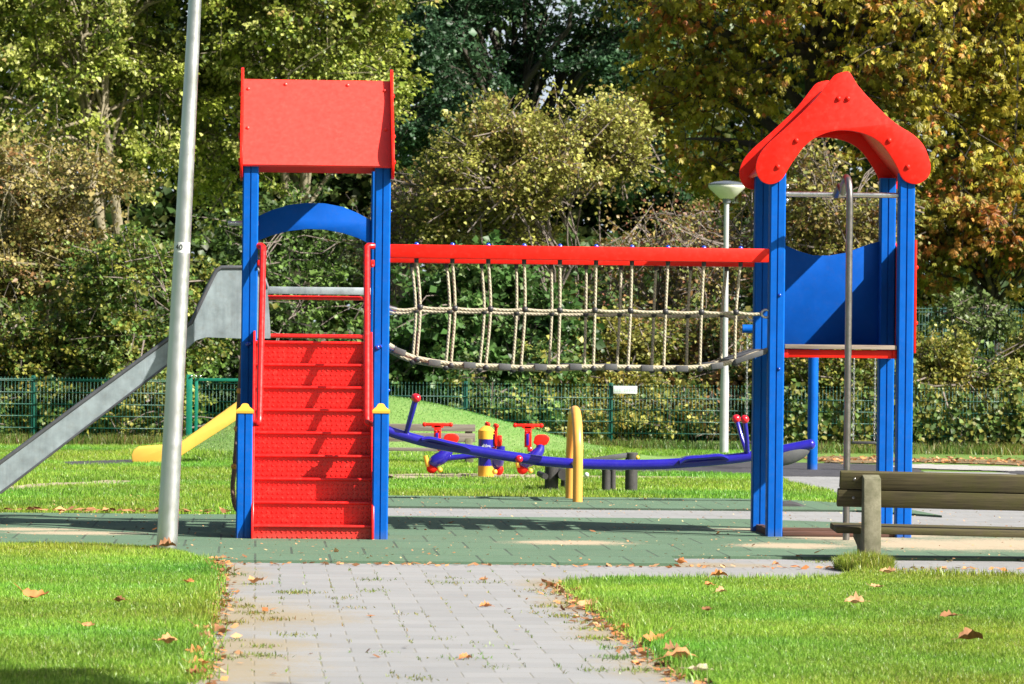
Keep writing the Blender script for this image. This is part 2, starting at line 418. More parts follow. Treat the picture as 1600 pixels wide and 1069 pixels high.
for sx, px, sg in ((SXL, 411, -1), (SXR, 573.5, 1)):
    xh = P(px, 385, 33.2).x if sg < 0 else P(573.5, 500, 33.0).x; xb = P(405.5, 640, 32.55).x if sg < 0 else xh - 0.004
    xp = XA + HP if sg < 0 else XB - HP
    zt = P(px, 384, 33.25).z; zl = P(px, 662, 32.5).z
    pts = [(xp + 0.0 * sg, 33.36, zt), (xh + .012 * sg, 33.345, zt), (xh, 33.32, zt - 0.012), (xh, 33.28, zt - 0.055), (xb, 32.52, zl + 0.045), (xb, 32.49, zl + .01), (xb + .015 * sg, 32.49, zl), (sx, 32.52, zl)]
    if sg > 0: pts[-2] = (xb + .018, 32.49, zl)
    MB().tube(pts, 0.0245, 14).build('handrail', REDM, st, 60)
    mb = MB().box((xp - 0.012 * sg * -1 * -1, 33.35, zt - 0.13), (0.03, 0.03, 0.05)); mb.sphere((xp - .015 * sg, 33.33, zt - .15), 0.014, 8, 6)
    mb.build('rail_bracket', REDM, st, 35, 0.004)
for px in (381.8, 594.2):
    x = P(px, 740, 32.37).x; ztp = P(px, 646, 32.31).z
    p_ = post(st, x, 32.37, ztp, 0.058)
    mb = MB(); lv = [(.0625, 0), (.0645, .006), (.0645, .022), (.05, .034), (.034, .046), (.026, .062), (.018, .07), (.004, .073)]
    vs = []; fs = []
    for h, dz in lv: vs += [(x + a * h, 32.37 + b * h, ztp + dz) for a, b in ((-1, -1), (1, -1), (1, 1), (-1, 1))]
    for i in range(len(lv) - 1):
        for j in range(4): fs.append((i * 4 + j, i * 4 + (j + 1) % 4, i * 4 + 4 + (j + 1) % 4, i * 4 + 4 + j))
    fs += [(3, 2, 1, 0), tuple(range(len(vs) - 4, len(vs)))]
    mb.add(vs, fs).build('post_cap', YEL, p_, 30)
for px, py in ((386.5, 538), (590, 543)):
    q = P(px, py, YF - HP); MB().sphere(q, 0.02, 10, 6).tube([q, q + Vector((.03, -.01, .012))], .012, 8).build('bolt', BLUEB, st, 40)
for py in (330, 480, 610):
    MB().sphere((XB + HP, YF, P(608, py, YF).z), 0.014, 8, 6).build('bolt', BLUEB, st, 40)
MB().tube([P(404, 349, 33.9), P(356, 349, 33.9)], 0.018).build('grab_bar', SILV, st)
for yy, dx in ((33.72, 0), (34.12, 2)):
    pts = smoothpath([P(x + dx, y, yy) for x, y in [(379, 530), (376, 575), (373.5, 611), (370, 670), (365.5, 729), (362.5, 762), (366, 790), (372, 800)]], 4)
    rp = MB().tube(pts, 0.013, 8).build('climbing_rope', ROPEB, st, 60)
    for x, y in ((374, 611), (370, 670), (365.5, 729)): MB().sphere(P(x + dx, y, yy), 0.024, 12, 8).build('bead', ORA, rp, 60)
# slide: near and far cheek, bed, rims
cheek = [(423, 529), (422, 505), (418, 450), (412, 433), (402, 421), (390, 418), (377, 418), (346, 418), (338, 423), (332, 434), (318, 463), (299, 504), (264, 529), (130, 627), (0, 723),
         (-70, 774), (-95, 786), (-190, 790), (-200, 796), (-200, 820), (-85, 818), (0, 768), (67, 720), (292, 545), (306, 532), (322, 527), (377, 529)]
rimpx = cheek[2:19]; SY = 33.75
for yy in (SY, SY + .52):
    k = MB().prism([P(x, y, SY) + Vector((0, yy - SY, 0)) for x, y in cheek], (0, 0.010, 0)).build('slide_cheek', GALV, st, 30)
    MB().tube([P(x, y, SY) + Vector((0, yy - SY + .005, 0)) for x, y in rimpx], 0.017, 10).build('rim', RIM, k, 60)
bedpx = [(423, 522), (322, 521), (306, 526), (292, 538), (67, 713), (0, 761), (-85, 811), (-200, 813)]
pts = [P(x, y, SY) + Vector((0, .013, 0)) for x, y in bedpx]; low = [p + Vector((0, 0, -0.012)) for p in reversed(pts)]
MB().prism(pts + low, (0, 0.504, 0)).build('slide_bed', GALV, st, 40)
MB().tube([P(0, 771, SY), P(292, 547, SY)] , 0.009, 8).build('slide_edge', RIM, st)

# ---- rope bridge
rb = thing('rope_bridge', ((XB + XC) / 2, 33.9, 0), 'rope suspension bridge with red beams hanging between the two play towers', 'rope bridge')
topx = [650.8, 706.9, 763, 819, 875, 931.5, 987.5, 1043.7, 1099.8, 1157.3]
mid = [(656.6, 480), (711, 482), (766.5, 483), (820.3, 483.5), (874.8, 485), (929.6, 485), (985.3, 485.5), (1040, 487), (1096, 487.7), (1150, 488)]
botm = [(651.2, 561), (704.6, 570), (759, 573), (814, 575.4), (871.7, 575), (927, 574.6), (981, 575.2), (1037, 576.2), (1093.5, 575), (1148, 566)]
zb0 = P(608, 393, YF).z; zb1 = P(1198, 400, YF).z; zbm = (zb0 + zb1) / 2 + .002
for yy, dz, dxx in ((YF, 0, 0), (YR, -0.018, 0)):
    x0, x1 = XB + HP, XC - HP - (0.002)
    bmo = MB().box(((x0 + x1) / 2, yy, zbm + dz), (x1 - x0 + .004, 0.10, 0.104)).build('beam', RED, rb, 35, 0.008)
    for x in topx:
        q = P(x, 384, YF); MB().sphere((q.x, yy, zbm + dz + 0.052), 0.020, 12, 8).build('bolt', BLUEB, bmo, 60)
    sh = Vector((0, yy - YF, dz))
    jit = lambda a: Vector((random.uniform(-a, a), 0, random.uniform(-a, a))) if yy > YF else Vector((0, 0, 0))
    kn = [P(x, y, YF) + sh + jit(.006) for x, y in mid]; bt = [P(x, y, YF) + sh + jit(.006) for x, y in botm]
    tp = [Vector((P(x, 400, YF).x, yy, zbm + dz - 0.05)) for x in topx]
    for a, b, c in zip(tp, kn, bt):
        rp = MB().tube(smoothpath([a, b, c], 6), 0.0112, 8).build('rope', ROPE, rb, 60)
        MB().sphere(b, 0.025, 10, 8).build('rope_knot', DARKP, rp, 60)
        MB().sphere(c + Vector((0, 0, -.004)), 0.028, 10, 8, (1, 1, .9)).build('rope_knot', DARKP, rp, 60)
        MB().tube([a + Vector((0, 0, .012)), a - Vector((0, 0, .035))], 0.017, 8).build('ferrule', DARKP, rp, 60)
    hr = [Vector((XB + HP, yy, P(606, 481, YF).z + dz))] + kn + [Vector((XC - HP - .06, yy, P(1182, 490.5, YF).z + dz))]
    hh = [hr[0]]
    for a, b in zip(hr[:-1], hr[1:]):
        s = 0.022 if a is hr[0] else 0.010
        hh += [a.lerp(b, t) - Vector((0, 0, 4 * s * t * (1 - t))) for t in (.25, .5, .75)] + [b]
    MB().tube(hh, 0.0130, 8).build('hand_rope', ROPE, rb, 60)
    fl = smoothpath([Vector((XB + HP, yy, P(606, 540, YF).z + dz)), P(625, 551, YF) + sh] + bt[:1] + bt[1:] + [P(1175, 556, YF) + sh, Vector((XC - HP, yy, P(1198, 548, YF).z + dz))], 4)
    MB().tube([p + Vector((0, 0, .006)) for p in fl], 0.019, 8).build('foot_rope', ROPE, rb, 60)
    q = Vector((XC - HP - .015, yy, P(1190, 490, YF).z + dz))
    MB().tube([q + Vector((math.cos(t) * .035, 0, math.sin(t) * .03)) for t in [2 * PI * i / 16 for i in range(17)]], .010, 8).build('shackle', SILV, rb, 60)
    for py in (543, 482):
        q = Vector((XB + HP + .02, yy, P(612, py, YF).z + dz)); MB().tube([q + Vector((-.03, 0, .006)), q + Vector((.035, 0, -.01))], .02, 8).build('sleeve', SILV, rb, 60)
trd = [(625, 549.5, 20), (679, 567, 5), (734, 571, 2), (789, 573.5, 1), (845, 574, 0), (899.7, 573.5, 0), (955, 573.6, 0), (1011.6, 575.6, 0), (1066, 576.3, -2), (1121, 572, -8)]
for x, y, a in trd:
    q = P(x, y, 33.36)
    MB().box((q.x, 33.9, q.z), (0.092, 1.09, 0.046), Matrix.Rotation(math.radians(a), 3, 'Y')).build('tread', TREAD, rb, 35, 0.006)
a, b = P(1149, 565.5, 33.36), P(1198, 549, 33.36); c = (a + b) / 2
MB().box((c.x, 33.9, c.z), ((b - a).length, 1.06, 0.04), Matrix.Rotation(-math.atan2(b.z - a.z, b.x - a.x), 3, 'Y')).build('tread', TREAD, rb, 35, 0.006)

# ---- pole tower
pt = thing('pole_tower', (xmid, 33.9, 0), 'blue play tower with red scalloped gable and steel fire pole at the bridge end', 'play tower')
for x in (XC, XD):
    for y in (YF, YR): post(pt, x, y, 2.80)
for y0 in (YF - HP - 0.024, YR + HP + 0.002):
    mb = MB().prism([(gcx + d, y0, z) for d, z in GO], (0, 0.022, 0))
    yo = y0 if y0 < yc else y0 + .022
    for d, z in gb: mb.sphere((gcx + d, yo, z), 0.021, 12, 8, (1, .9, 1))
    mb.build('gable_panel', RED, pt, 30, 0.004)
for sgn in (-1, 1):
    MB().prism([(gcx + d, YF - HP, z) for d, z in plate_profile(sgn)], (0, YR - YF + 2 * HP, 0)).build('roof_plate', REDPL, pt, 30)
zbar = P(1315, 304.5, YF).z
mb = MB().tube([(XC + HP - .01, YF, zbar), (XD - HP + .01, YF, zbar)], 0.021, 14)
mb.sphere((XC + HP + .01, YF - .02, zbar + .06), .018, 8, 6); mb.sphere((XC + HP + .01, YF - .02, zbar - .05), .018, 8, 6)
mb.build('cross_bar', SILV, pt, 60)
xp = P(1325, 560, 32.85).x; zt = P(1325, 277, 32.95).z
arc = [(xp, 32.85, -.05), (xp, 32.85, zt - .2)] + [(xp - .0 - .02 * (1 - math.cos(t)) / 2, 32.85 + .13 * (1 - math.cos(t)) , zt - .16 + .16 * math.sin(t)) for t in [PI * i / 10 for i in range(1, 10)]] + [(xp - .03, 33.2, zbar + .06), (xp - .035, YF - .02, zbar - .005)]
MB().tube(arc, 0.026, 16).build('fire_pole', DULL, pt, 60)
ptop = [(1205, 372), (1226, 383), (1247, 392), (1271, 399), (1295, 399.5), (1322, 395), (1342, 387.5), (1361, 380.5), (1380, 376), (1392, 374)]
MB().prism([P(x, y, 34.42) for x, y in ptop] + [P(1392, 546, 34.42), P(1205, 546, 34.42)], (0, 0.02, 0)).build('rear_panel', BLUEP, pt, 30, 0.003)
zs0, zs1 = P(1428, 552, YF).z, P(1428, 375, YF).z
mb = MB().prism([(XD + HP + .004, YF - .04, zs0), (XD + HP + .004, YR + .04, zs0), (XD + HP + .004, YR + .04, zs1)] +
                [(XD + HP + .004, YR + .04 - 1.08 * t, zs1 - .10 * math.sin(PI * t)) for t in (.2, .4, .6, .8)] + [(XD + HP + .004, YF - .04, zs1)], (0.018, 0, 0))
for z in (P(1428, 418, YF).z, P(1428, 505, YF).z):
    for y in (YF, YR): mb.sphere((XD + HP + .024, y, z), .018, 10, 6)
mb.build('side_panel', RED, pt, 30, 0.003)
mb = MB()
zd = P(1310, 539, YF).z
for i in range(7):
    mb.box((xmid, YF - .045 + .075 + i * .15, zd - .016), (XD - XC - 2 * HP - .01, .142, .034))
mb.build('deck', DECKW, pt, 35, 0.004)
zb = P(1310, 553, YF).z
MB().box((xmid, YF + .015, zb), (XD - XC - 2 * HP - .05, .05, .062)).build('deck_beam', RED, pt, 35, .004)
for x in (XC + HP + .018, XD - HP - .018):
    MB().box((x, 33.88, zb), (.034, 1.0, .066)).build('deck_beam', RED, pt, 35, .004)
MB().box((xmid, YR - .03, zb), (XD - XC - 2 * HP - .05, .05, .062)).build('deck_beam', RED, pt, 35, .004)
for c, d in (((xmid, YF, .045), (XD - XC - 2 * HP - .01, .05, .04)), ((XC, 33.9, .05), (.06, 1.0 - 2 * HP - .01, .055)), ((XD, 33.9, .05), (.06, 1.0 - 2 * HP - .01, .055)), ((xmid, YR, .036), (XD - XC - 2 * HP - .01, .05, .03))):
    MB().box(c, d).build('ground_board', BOARD, pt, 35, .006)
for z in (1.86, 1.30): MB().sphere((XC + .02, YF - HP, z), .014, 8, 6).build('bolt', BLUEB, pt, 60)

# ================================================================== leaning pole, lamp
base = G(260, 866); top_ = P(304.5, 2, base.y) ; dirp = (top_ - Vector((base.x, base.y, 0))).normalized()
pl = thing('lamp_column', (base.x, base.y, 0), 'tall leaning grey aluminium pole in the left lawn beside the stairs', 'pole')
B0 = Vector((base.x, base.y, 0)); L = 6.2
rad = lambda s: 0.0715 - (0.0715 - 0.044) * min(1, s / 3.85)
MB().tube([B0 + dirp * s for s in [-.1] + [L * i / 24 for i in range(25)]], [rad(0)] + [rad(L * i / 24) for i in range(25)], 32).build('shaft', POLE, pl, 60)
MB().lathe([(.05, 0), (.16, .04), (.26, .22), (.27, .25), (.2, .29), (.02, .31)], B0 + dirp * L, 24).build('lamp_head', GLASS, pl, 40)
s0 = 2.12; s0 = (P(286, 387, base.y) - B0).length
ctr = B0 + dirp * s0
ax = dirp; sx = Vector((1, 0, 0)); sx = (sx - ax * sx.dot(ax)).normalized(); sy = ax.cross(sx)
vs = []; fs = []
for i in range(13):
    a = math.radians(-62 + i * 10.5) + math.radians(3)
    rr = rad(s0) + .0012
    d = sx * math.sin(a) - sy * math.cos(a)
    vs += [ctr + d * rr - ax * .036, ctr + d * rr + ax * .036]
for i in range(12): fs.append((2 * i, 2 * i + 2, 2 * i + 3, 2 * i + 1))
stk = MB().add(vs, fs).build('number_sticker', WHITE, pl, 60)
def text(body, size, loc, rot, mat, parent, name='lettering', ext=0.0006):
    cu = bpy.data.curves.new(name, 'FONT'); cu.body = body; cu.size = size; cu.extrude = ext; cu.align_x = 'CENTER'; cu.align_y = 'CENTER'
    cu.materials.append(mat); o = bpy.data.objects.new(name, cu); C.objects.link(o)
    mt = Matrix.Translation(Vector(loc) - ORG[parent.name]) @ rot.to_4x4(); o.matrix_local = mt; o.parent = parent; ORG[o.name] = ORG[parent.name]
    return o
for ch, a in (('4', -34), ('0', -7)):
    a = math.radians(a); d = sx * math.sin(a) - sy * math.cos(a)
    t_ = ax.cross(d)
    R = Matrix((t_, ax, d)).transposed()
    text(ch, .052, ctr + d * (rad(s0) + .003), R, BLACK, stk, 'number')

lb = G(1131, 711); lp = thing('street_lamp', (lb.x, lb.y, 0), 'white park lamp post with wide cone shade behind the rope bridge', 'street lamp')
zt = P(1131, 312, lb.y).z
MB().lathe([(.062, -.05), (.060, 1.0), (.040, 1.35), (.034, zt)], (lb.x, lb.y, 0), 20).build('pole', LAMPP, lp, 40)
MB().lathe([(.04, zt - .05), (.055, zt - .045), (.055, zt + .012), (.03, zt + .012)], (lb.x, lb.y, 0), 20).build('collar', CAPM, lp, 40)
MB().lathe([(.085, zt + .012), (.10, zt + .02), (.242, zt + .155), (.252, zt + .188), (.248, zt + .20)], (lb.x, lb.y, 0), 32).build('lamp_shade', GLASS, lp, 40)
MB().lathe([(.255, zt + .197), (.255, zt + .212), (.17, zt + .24), (.05, zt + .255), (.0, zt + .256)], (lb.x, lb.y, 0), 32).build('lamp_cap', CAPM, lp, 40)

# ================================================================== seesaw
YS = 40.9
sb = G(902, 789); YS1, YS2 = 40.45, 41.4
hx = P(903, 720, YS1).x
ss = thing('seesaw', (hx, YS, 0), 'long curved navy blue seesaw with red knobs on an orange hoop stand', 'seesaw')
cl = [(536, 643), (575, 661), (610, 674.6), (633.7, 682), (667, 691), (700, 697.5), (734.7, 703), (775, 710), (815.6, 716), (847, 720.5), (889.7, 724), (913, 725), (960, 726.3), (990, 726.3), (1030, 725.5), (1058.8, 724), (1095, 721.5), (1127.5, 718.5), (1170, 713.5), (1221, 703.5), (1266, 694.5)]
pts = smoothpath([P(x, y, YS) for x, y in cl], 4)
MB().tube(pts, 0.048, 16).build('beam', NAVY, ss, 60)
MB().sphere(P(1266, 694.5, YS), .049, 14, 10).build('end_cap', NAVY, ss, 60)
for seg in ([(658, 687), (672, 685.5), (700, 692), (722, 697), (734, 702)], [(1060, 722.5), (1072, 716.5), (1098, 714.5), (1124, 712.5), (1136, 716.5)]):
    q = smoothpath([P(x, y, YS) for x, y in seg], 4); mb = MB(); vs = []; fs = []
    n = len(q)
    for p_ in q:
        for dy, dz in ((-.13, -.02), (-.145, .0), (-.13, .018), (-.06, .022), (.06, .022), (.13, .018), (.145, 0), (.13, -.02)):
            vs.append(p_ + Vector((0, dy, dz)))
    for i in range(n - 1):
        for j in range(8): fs.append((i * 8 + j, i * 8 + (j + 1) % 8, i * 8 + 8 + (j + 1) % 8, i * 8 + 8 + j))
    fs += [tuple(range(7, -1, -1)), tuple(range((n - 1) * 8, n * 8))]
    mb.add(vs, fs).build('seat', NAVY, ss, 50)
for (bx, by), (tx, ty) in (((633.5, 681), (650, 622)), ((1168, 712), (1157, 655))):
    for dy, sx_ in ((-.14, -1), (.14, 1)):
        off = 4 * sx_ if tx > 900 else 0
        a = P(bx, by, YS); b = P(tx - off, ty, YS); b = Vector((b.x, YS + dy, b.z))
        h = MB().tube([a, a.lerp(b, .5) + Vector((0, dy * .3, 0)), b], .022, 10).build('handle', NAVY, ss, 60)
        MB().sphere(b, .041, 14, 10).build('knob', REDB, h, 60)
q = P(811, 717.5, YS - .055); MB().sphere(q, .036, 14, 10).build('knob', REDB, ss, 60)
zt = P(899, 634, YS).z; hp = [(hx, YS1, -.05), (hx, YS1, zt - .5)]
for i in range(1, 12):
    t = PI * i / 12; hp.append((hx, YS + (YS1 - YS2) / 2 * math.cos(t), zt - .5 + (.455) * math.sin(t)))
hp += [(hx, YS2, zt - .5), (hx, YS2, -.05)]
MB().tube(hp, 0.046, 18).build('hoop_stand', ORA, ss, 60)
MB().tube([(hx, YS1, P(900, 724, YS).z), (hx, YS2, P(900, 724, YS).z)], .03, 12).build('axle', ORA, ss, 60)
q = P(1234, 711, YS); ang = math.atan2(P(1266, 702, YS).z - P(1210, 722, YS).z, P(1266, 702, YS).x - P(1210, 722, YS).x)
mb = MB(); mb.sphere(q, 1, 24, 14, (.20, .05, .085), Matrix.Rotation(-ang, 3, 'Y')); mb.build('rubber_buffer', TREAD, ss, 60)
tb = G(1232, 795); mb = MB()
rp = [(.27, -.05), (.27, .05), (.25, .085), (.2, .09), (.2, -.09), (.25, -.085)]
vs = []; fs = []
for i in range(25):
    t = PI * i / 24
    vs += [(tb.x + math.cos(t) * r, tb.y + w, math.sin(t) * r - .20) for r, w in rp]
for i in range(24):
    for j in range(6): fs.append((i * 6 + j, i * 6 + (j + 1) % 6, i * 6 + 6 + (j + 1) % 6, i * 6 + 6 + j))
fs += [tuple(range(5, -1, -1)), tuple(range(24 * 6, 25 * 6))]
tag(mb.add(vs, fs).build('buried_tyre', TYRE, None, 40, org=(tb.x, tb.y, 0)), 'black rubber tyre half buried under the right end of the seesaw', 'tyre')

# ================================================================== four-seat rocker
cb = G(759, 745.6); yk = cb.y
ck = thing('carousel', (cb.x, yk, 0), 'yellow and blue post roundabout with red handlebars behind the seesaw', 'roundabout')
k = 1 / 141.5
R0 = .089
MB().lathe([(R0, -.03), (R0, .12), (R0 + .002, .125)], (cb.x, yk, 0), 28).build('base', YEL, ck, 40)
po = MB().lathe([(R0 - .001, .125), (R0 - .001, .42)], (cb.x, yk, 0), 28).build('post', NAVY, ck, 40)
MB().lathe([(R0 + .002, .42), (R0 + .002, .515), (R0 - .01, .525), (.05, .55), (.025, .565), (0.0, .567)], (cb.x, yk, 0), 28).build('post_cap', YEL, ck, 40)
q = Vector((cb.x - .005, yk - R0 - .002, P(760, 697, yk).z)); mb = MB()
for i in range(7):
    x = -.045 + i * .014; mb.tube([q + Vector((x, abs(x) * .3, -.010 + .002 * (i % 3))), q + Vector((x + .008, abs(x + .008) * .3, .012 + .010 * (i in (1, 3))))], .0035, 6)
mb.tube([q + Vector((-.045, .012, -.004)), q + Vector((.055, .015, -.010))], .003, 6)
mb.build('emblem', WHITE, po, 60)
def rocker(ox, oy, ang):
    R = Matrix.Rotation(ang, 3, 'Z'); T = lambda x, y, z: Vector((cb.x, yk, 0)) + Vector((ox, oy, 0)) + R @ Vector((x, y, z))
    s = MB().tube(smoothpath([T(-.05, 0, .12), T(-.02, 0, .17), T(.06, 0, .22), T(.13, .02, .30), T(.14, .03, .36)], 4), [.045, .055, .062, .066, .07, .072, .074, .074, .072, .068, .064, .06, .055, .05, .048, .046, .045], 14).build('seat', NAVY, ck, 60)
    e = [T(.155 + .085 * math.copysign(abs(math.cos(a)) ** .75, math.cos(a)) - .012 * (math.sin(a) < 0), -.01, .415 + .062 * math.copysign(abs(math.sin(a)) ** .8, math.sin(a))) for a in [2 * PI * i / 24 for i in range(24)]]
    MB().prism(e, R @ Vector((0, .045, 0))).build('backrest', RED, s, 40, .012, 3)
    mb = MB().box(T(0, -.02, .45), (.078, .03, .23), R); mb.tube([T(-.145, -.02, .575), T(.145, -.02, .575)], .019, 10); mb.box(T(0, -.02, .555), (.13, .03, .03), R)
    mb.sphere(T(-.145, -.02, .575), .025, 10, 8); mb.sphere(T(.145, -.02, .575), .025, 10, 8)
    hb = mb.build('handlebar', RED, s, 40, .004)
    MB().box(T(-.005, -.042, .42), (.03, .02, .13), R).build('inlay', NAVY, hb, 40, .004)
    for dx_ in (-.02, .022): MB().sphere(T(dx_, -.038, .505), .011, 8, 6).build('bolt', REDB, hb, 60)
    MB().sphere(T(.02, -.045, .315), .031, 12, 8).build('knob', REDB, s, 60)
    MB().sphere(T(-.055, .02, .095), 1, 16, 10, (.062, .05, .062), R).build('foot_guard', RED, s, 60)
    MB().tube([T(-.13, 0, .23), T(-.10, 0, .11)], .026, 10).build('foot_peg', YEL, s, 60)
    MB().sphere(T(.03, -.03, .075), .03, 10, 8).build('foot_peg', YEL, s, 60)
    MB().tube([T(.05, 0, .2), Vector((cb.x, yk, .25))], .032, 10).build('arm', NAVY, ck, 60)
rocker(-.54, -.02, 0); rocker(.46, -.02, 0); rocker(.02, .52, PI / 2); rocker(.10, -.50, -PI / 2)

# ================================================================== far bench, log steps, swing
fb = G(733, 726); yb = fb.y
bg_ = thing('park_bench', (P(676, 700, yb).x, yb, 0), 'weathered grey wooden bench in front of the grass mound', 'bench')
x0, x1 = P(560, 700, yb).x, P(743, 700, yb).x; xm = (x0 + x1) / 2
for a, b in ((663, 674), (677, 691)):
    za, zb_ = P(676, a, yb).z, P(676, b, yb).z; MB().box((xm, yb + .12, (za + zb_) / 2), (x1 - x0, .035, za - zb_)).build('backrest', GREYW, bg_, 35, .005)
za = P(650, 702, yb).z; x2 = P(690, 700, yb).x
MB().box((xm - .1, yb - .1, za), (x1 - x0 - .2, .34, .035)).build('seat', GREYW, bg_, 35, .005)
for px in (733, 590):
    x = P(px, 700, yb).x
    MB().prism([(x - .045, yb - .2, -.02), (x - .045, yb + .14, -.02), (x - .045, yb + .19, P(733, 668, yb).z), (x - .045, yb + .14, P(733, 668, yb).z), (x - .045, yb + .06, za - .02), (x - .045, yb - .2, za - .02)], (.09, 0, 0)).build('leg', CONC, bg_, 35, .006)

gb_ = G(986, 771); yl = gb_.y
lg = thing('balance_logs', (P(930, 740, yl).x, yl, 0), 'dark log balance posts with a plank between the orange hoop and the lamp post', 'balance beam')
for px, ytop, rr, dy in ((862, 727, .068, 0), (947.5, 724, .045, .05), (957.5, 727, .03, .3), (986.5, 707, .062, -.02), (884, 748, .05, .6)):
    q = P(px, 740, yl + dy); MB().lathe([(rr, -.05), (rr, P(px, ytop, yl).z - .008), (rr - .01, P(px, ytop, yl).z)], (q.x, yl + dy, 0), 18).build('post', LOGM, lg, 40)
MB().box((P(946, 716, yl).x, yl + .03, P(946, 716.5, yl).z), (.50, .18, .045), Matrix.Rotation(math.radians(-9), 3, 'Y')).build('plank', TREAD, lg, 35, .006)
for px, py, rr in ((880, 741, .058), (851, 744, .03)):
    q = P(px, py, yl); MB().tube([(q.x, yl - .12, q.z), (q.x, yl + .8, q.z)], rr, 18).build('log', LOGM, lg, 40)
q = P(996, 715, yl - .05); MB().sphere(q, .022, 10, 8).build('cap', YEL, lg, 60)
q = P(916.5, 742, yl - .1); MB().sphere(q, .024, 10, 8).build('cap', WHITE, lg, 60)

gs = G(1269, 735); yw = gs.y
sw = thing('swing_set', (gs.x, yw, 0), 'blue single post swing with two chain seats behind the pole tower', 'swing')
zbar = P(1268, 515, yw).z
MB().lathe([(.062, -.05), (.062, zbar), (.05, zbar + .01)], (gs.x, yw, 0), 20).build('post', BLUE, sw, 40)
xa, xb = P(1160, 514, yw).x, P(1378, 514, yw).x
MB().tube([(xa, yw, zbar), (xb, yw, zbar)], .05, 16).build('top_bar', BLUE, sw, 40)
def chain(mb, a, b):
    a = Vector(a); b = Vector(b); n = int((b - a).length / .030)
    for i in range(n):
        c = a.lerp(b, (i + .5) / n); w = .0085
        d = Vector((1, 0, 0)) if i % 2 else Vector((0, 1, 0)); h = Vector((0, 0, .019))
        mb.tube([c + d * w - h * .7, c + d * w + h * .7, c + h, c - d * w + h * .7, c - d * w - h * .7, c - h, c + d * w - h * .7], .0038, 5)
for xl, xr in ((1166.5, 1201), (1333, 1366)):
    l, r = P(xl, 690, yw), P(xr, 690, yw); tl, tr = P(xl + (1 if xl < 1200 else 2), 520, yw), P(xr + (2 if xl > 1200 else 0), 520, yw)
    s = MB().box(((l.x + r.x) / 2, yw, l.z - .012), (r.x - l.x + .02, .16, .03)).build('seat', DARKP, sw, 35, .008)
    for a_, b_ in ((tl, l), (tr, r)):
        mb = MB(); chain(mb, (a_.x, yw, zbar - .04), (b_.x, yw, b_.z)); mb.build('chain', CHAIN, s, 60)

# ================================================================== yellow slide on the mound
up_ = [(420, 594), (369, 629), (330, 657), (284, 690.5), (268, 695.5), (215, 699), (209, 703), (205.5, 711), (206.5, 720), (209, 726), (242, 727), (268, 723), (291, 707), (368.5, 657.5), (428, 618)]
ysl = 52.2
ys = thing('yellow_slide', (P(290, 700, ysl).x, ysl, 0), 'small yellow slide lying on the left flank of the grass mound', 'slide')
for yy in (ysl, ysl + .5): MB().prism([P(x, y, ysl) + Vector((0, yy - ysl, 0)) for x, y in up_], (0, .035, 0)).build('slide_cheek', YELS, ys, 30, .01)
bp = [P(x, y, ysl) + Vector((0, .038, 0)) for x, y in [(424, 610), (368, 648), (290, 698), (266, 714), (242, 718), (209, 718)]]
MB().prism(bp + [p - Vector((0, 0, .02)) for p in reversed(bp)], (0, .458, 0)).build('slide_bed', YELS, ys, 40)

# ================================================================== bench on the right
yb = 29.85
lx = P(1362, 810, yb).x
fb = thing('wooden_bench', (lx, yb, 0), 'mossy brown wooden bench with concrete legs facing the play towers', 'bench')
tilt = Matrix.Rotation(math.radians(0.9), 3, 'Y')
xe = P(1312, 765, yb + .1).x; LEN = 2.0
def plank(py0, py1, y, th, name, x0=xe):
    za, zb_ = P(1313, py0, y).z, P(1313, py1, y).z; c = Vector((x0 + LEN / 2, y, (za + zb_) / 2 - (LEN / 2) * math.sin(math.radians(.9))))
    return MB().box(c, (LEN, th, (za - zb_) / .96), Matrix.Rotation(math.radians(17), 3, 'X') @ tilt).build(name, BENCHW, fb, 35, .007)
plank(735.5, 762.5, yb + .105, .045, 'back_plank'); plank(763.5, 790.5, yb + .143, .045, 'back_plank', xe - .012)
x0 = P(1301, 826, yb + .35).x
zs = P(1301, 826, yb + .3).z
for dy in (.24, .42):
    MB().box((x0 + LEN / 2, yb + dy, zs - (LEN / 2) * math.sin(math.radians(.9)) + (dy - .24) * .05), (LEN, .165, .045), Matrix.Rotation(math.radians(3), 3, 'X') @ tilt).build('seat_plank', BENCHW, fb, 35, .01)
ztp = P(1366, 744, yb).z
for lxx, dz in ((lx, 0), (lx + 1.55, -.025)):
    pr = [(-.07, -.06), (-.05, .3), (-.02, ztp - .015 + dz), (.085, ztp + .012 + dz), (.095, zs - .02 + dz), (.16, zs - .028 + dz), (.5, zs - .024 + dz), (.5, zs - .07 + dz), (.30, .10), (.22, -.06)]
    MB().prism([(lxx - .059, yb + a, b_) for a, b_ in pr], (.118, 0, 0)).build('leg', CONC, fb, 30, .008)

for lxx in (lx, lx + 1.55):
    for py, dy in ((748, .105), (777, .143)):
        q = P(1362, py, yb + dy); MB().sphere((lxx + (.0 if lxx == lx else 0) - .11, yb + dy - .028, q.z - (lxx - xe) * .0157), .011, 8, 6, (1, .5, 1)).build('bolt', DULL, fb, 60)
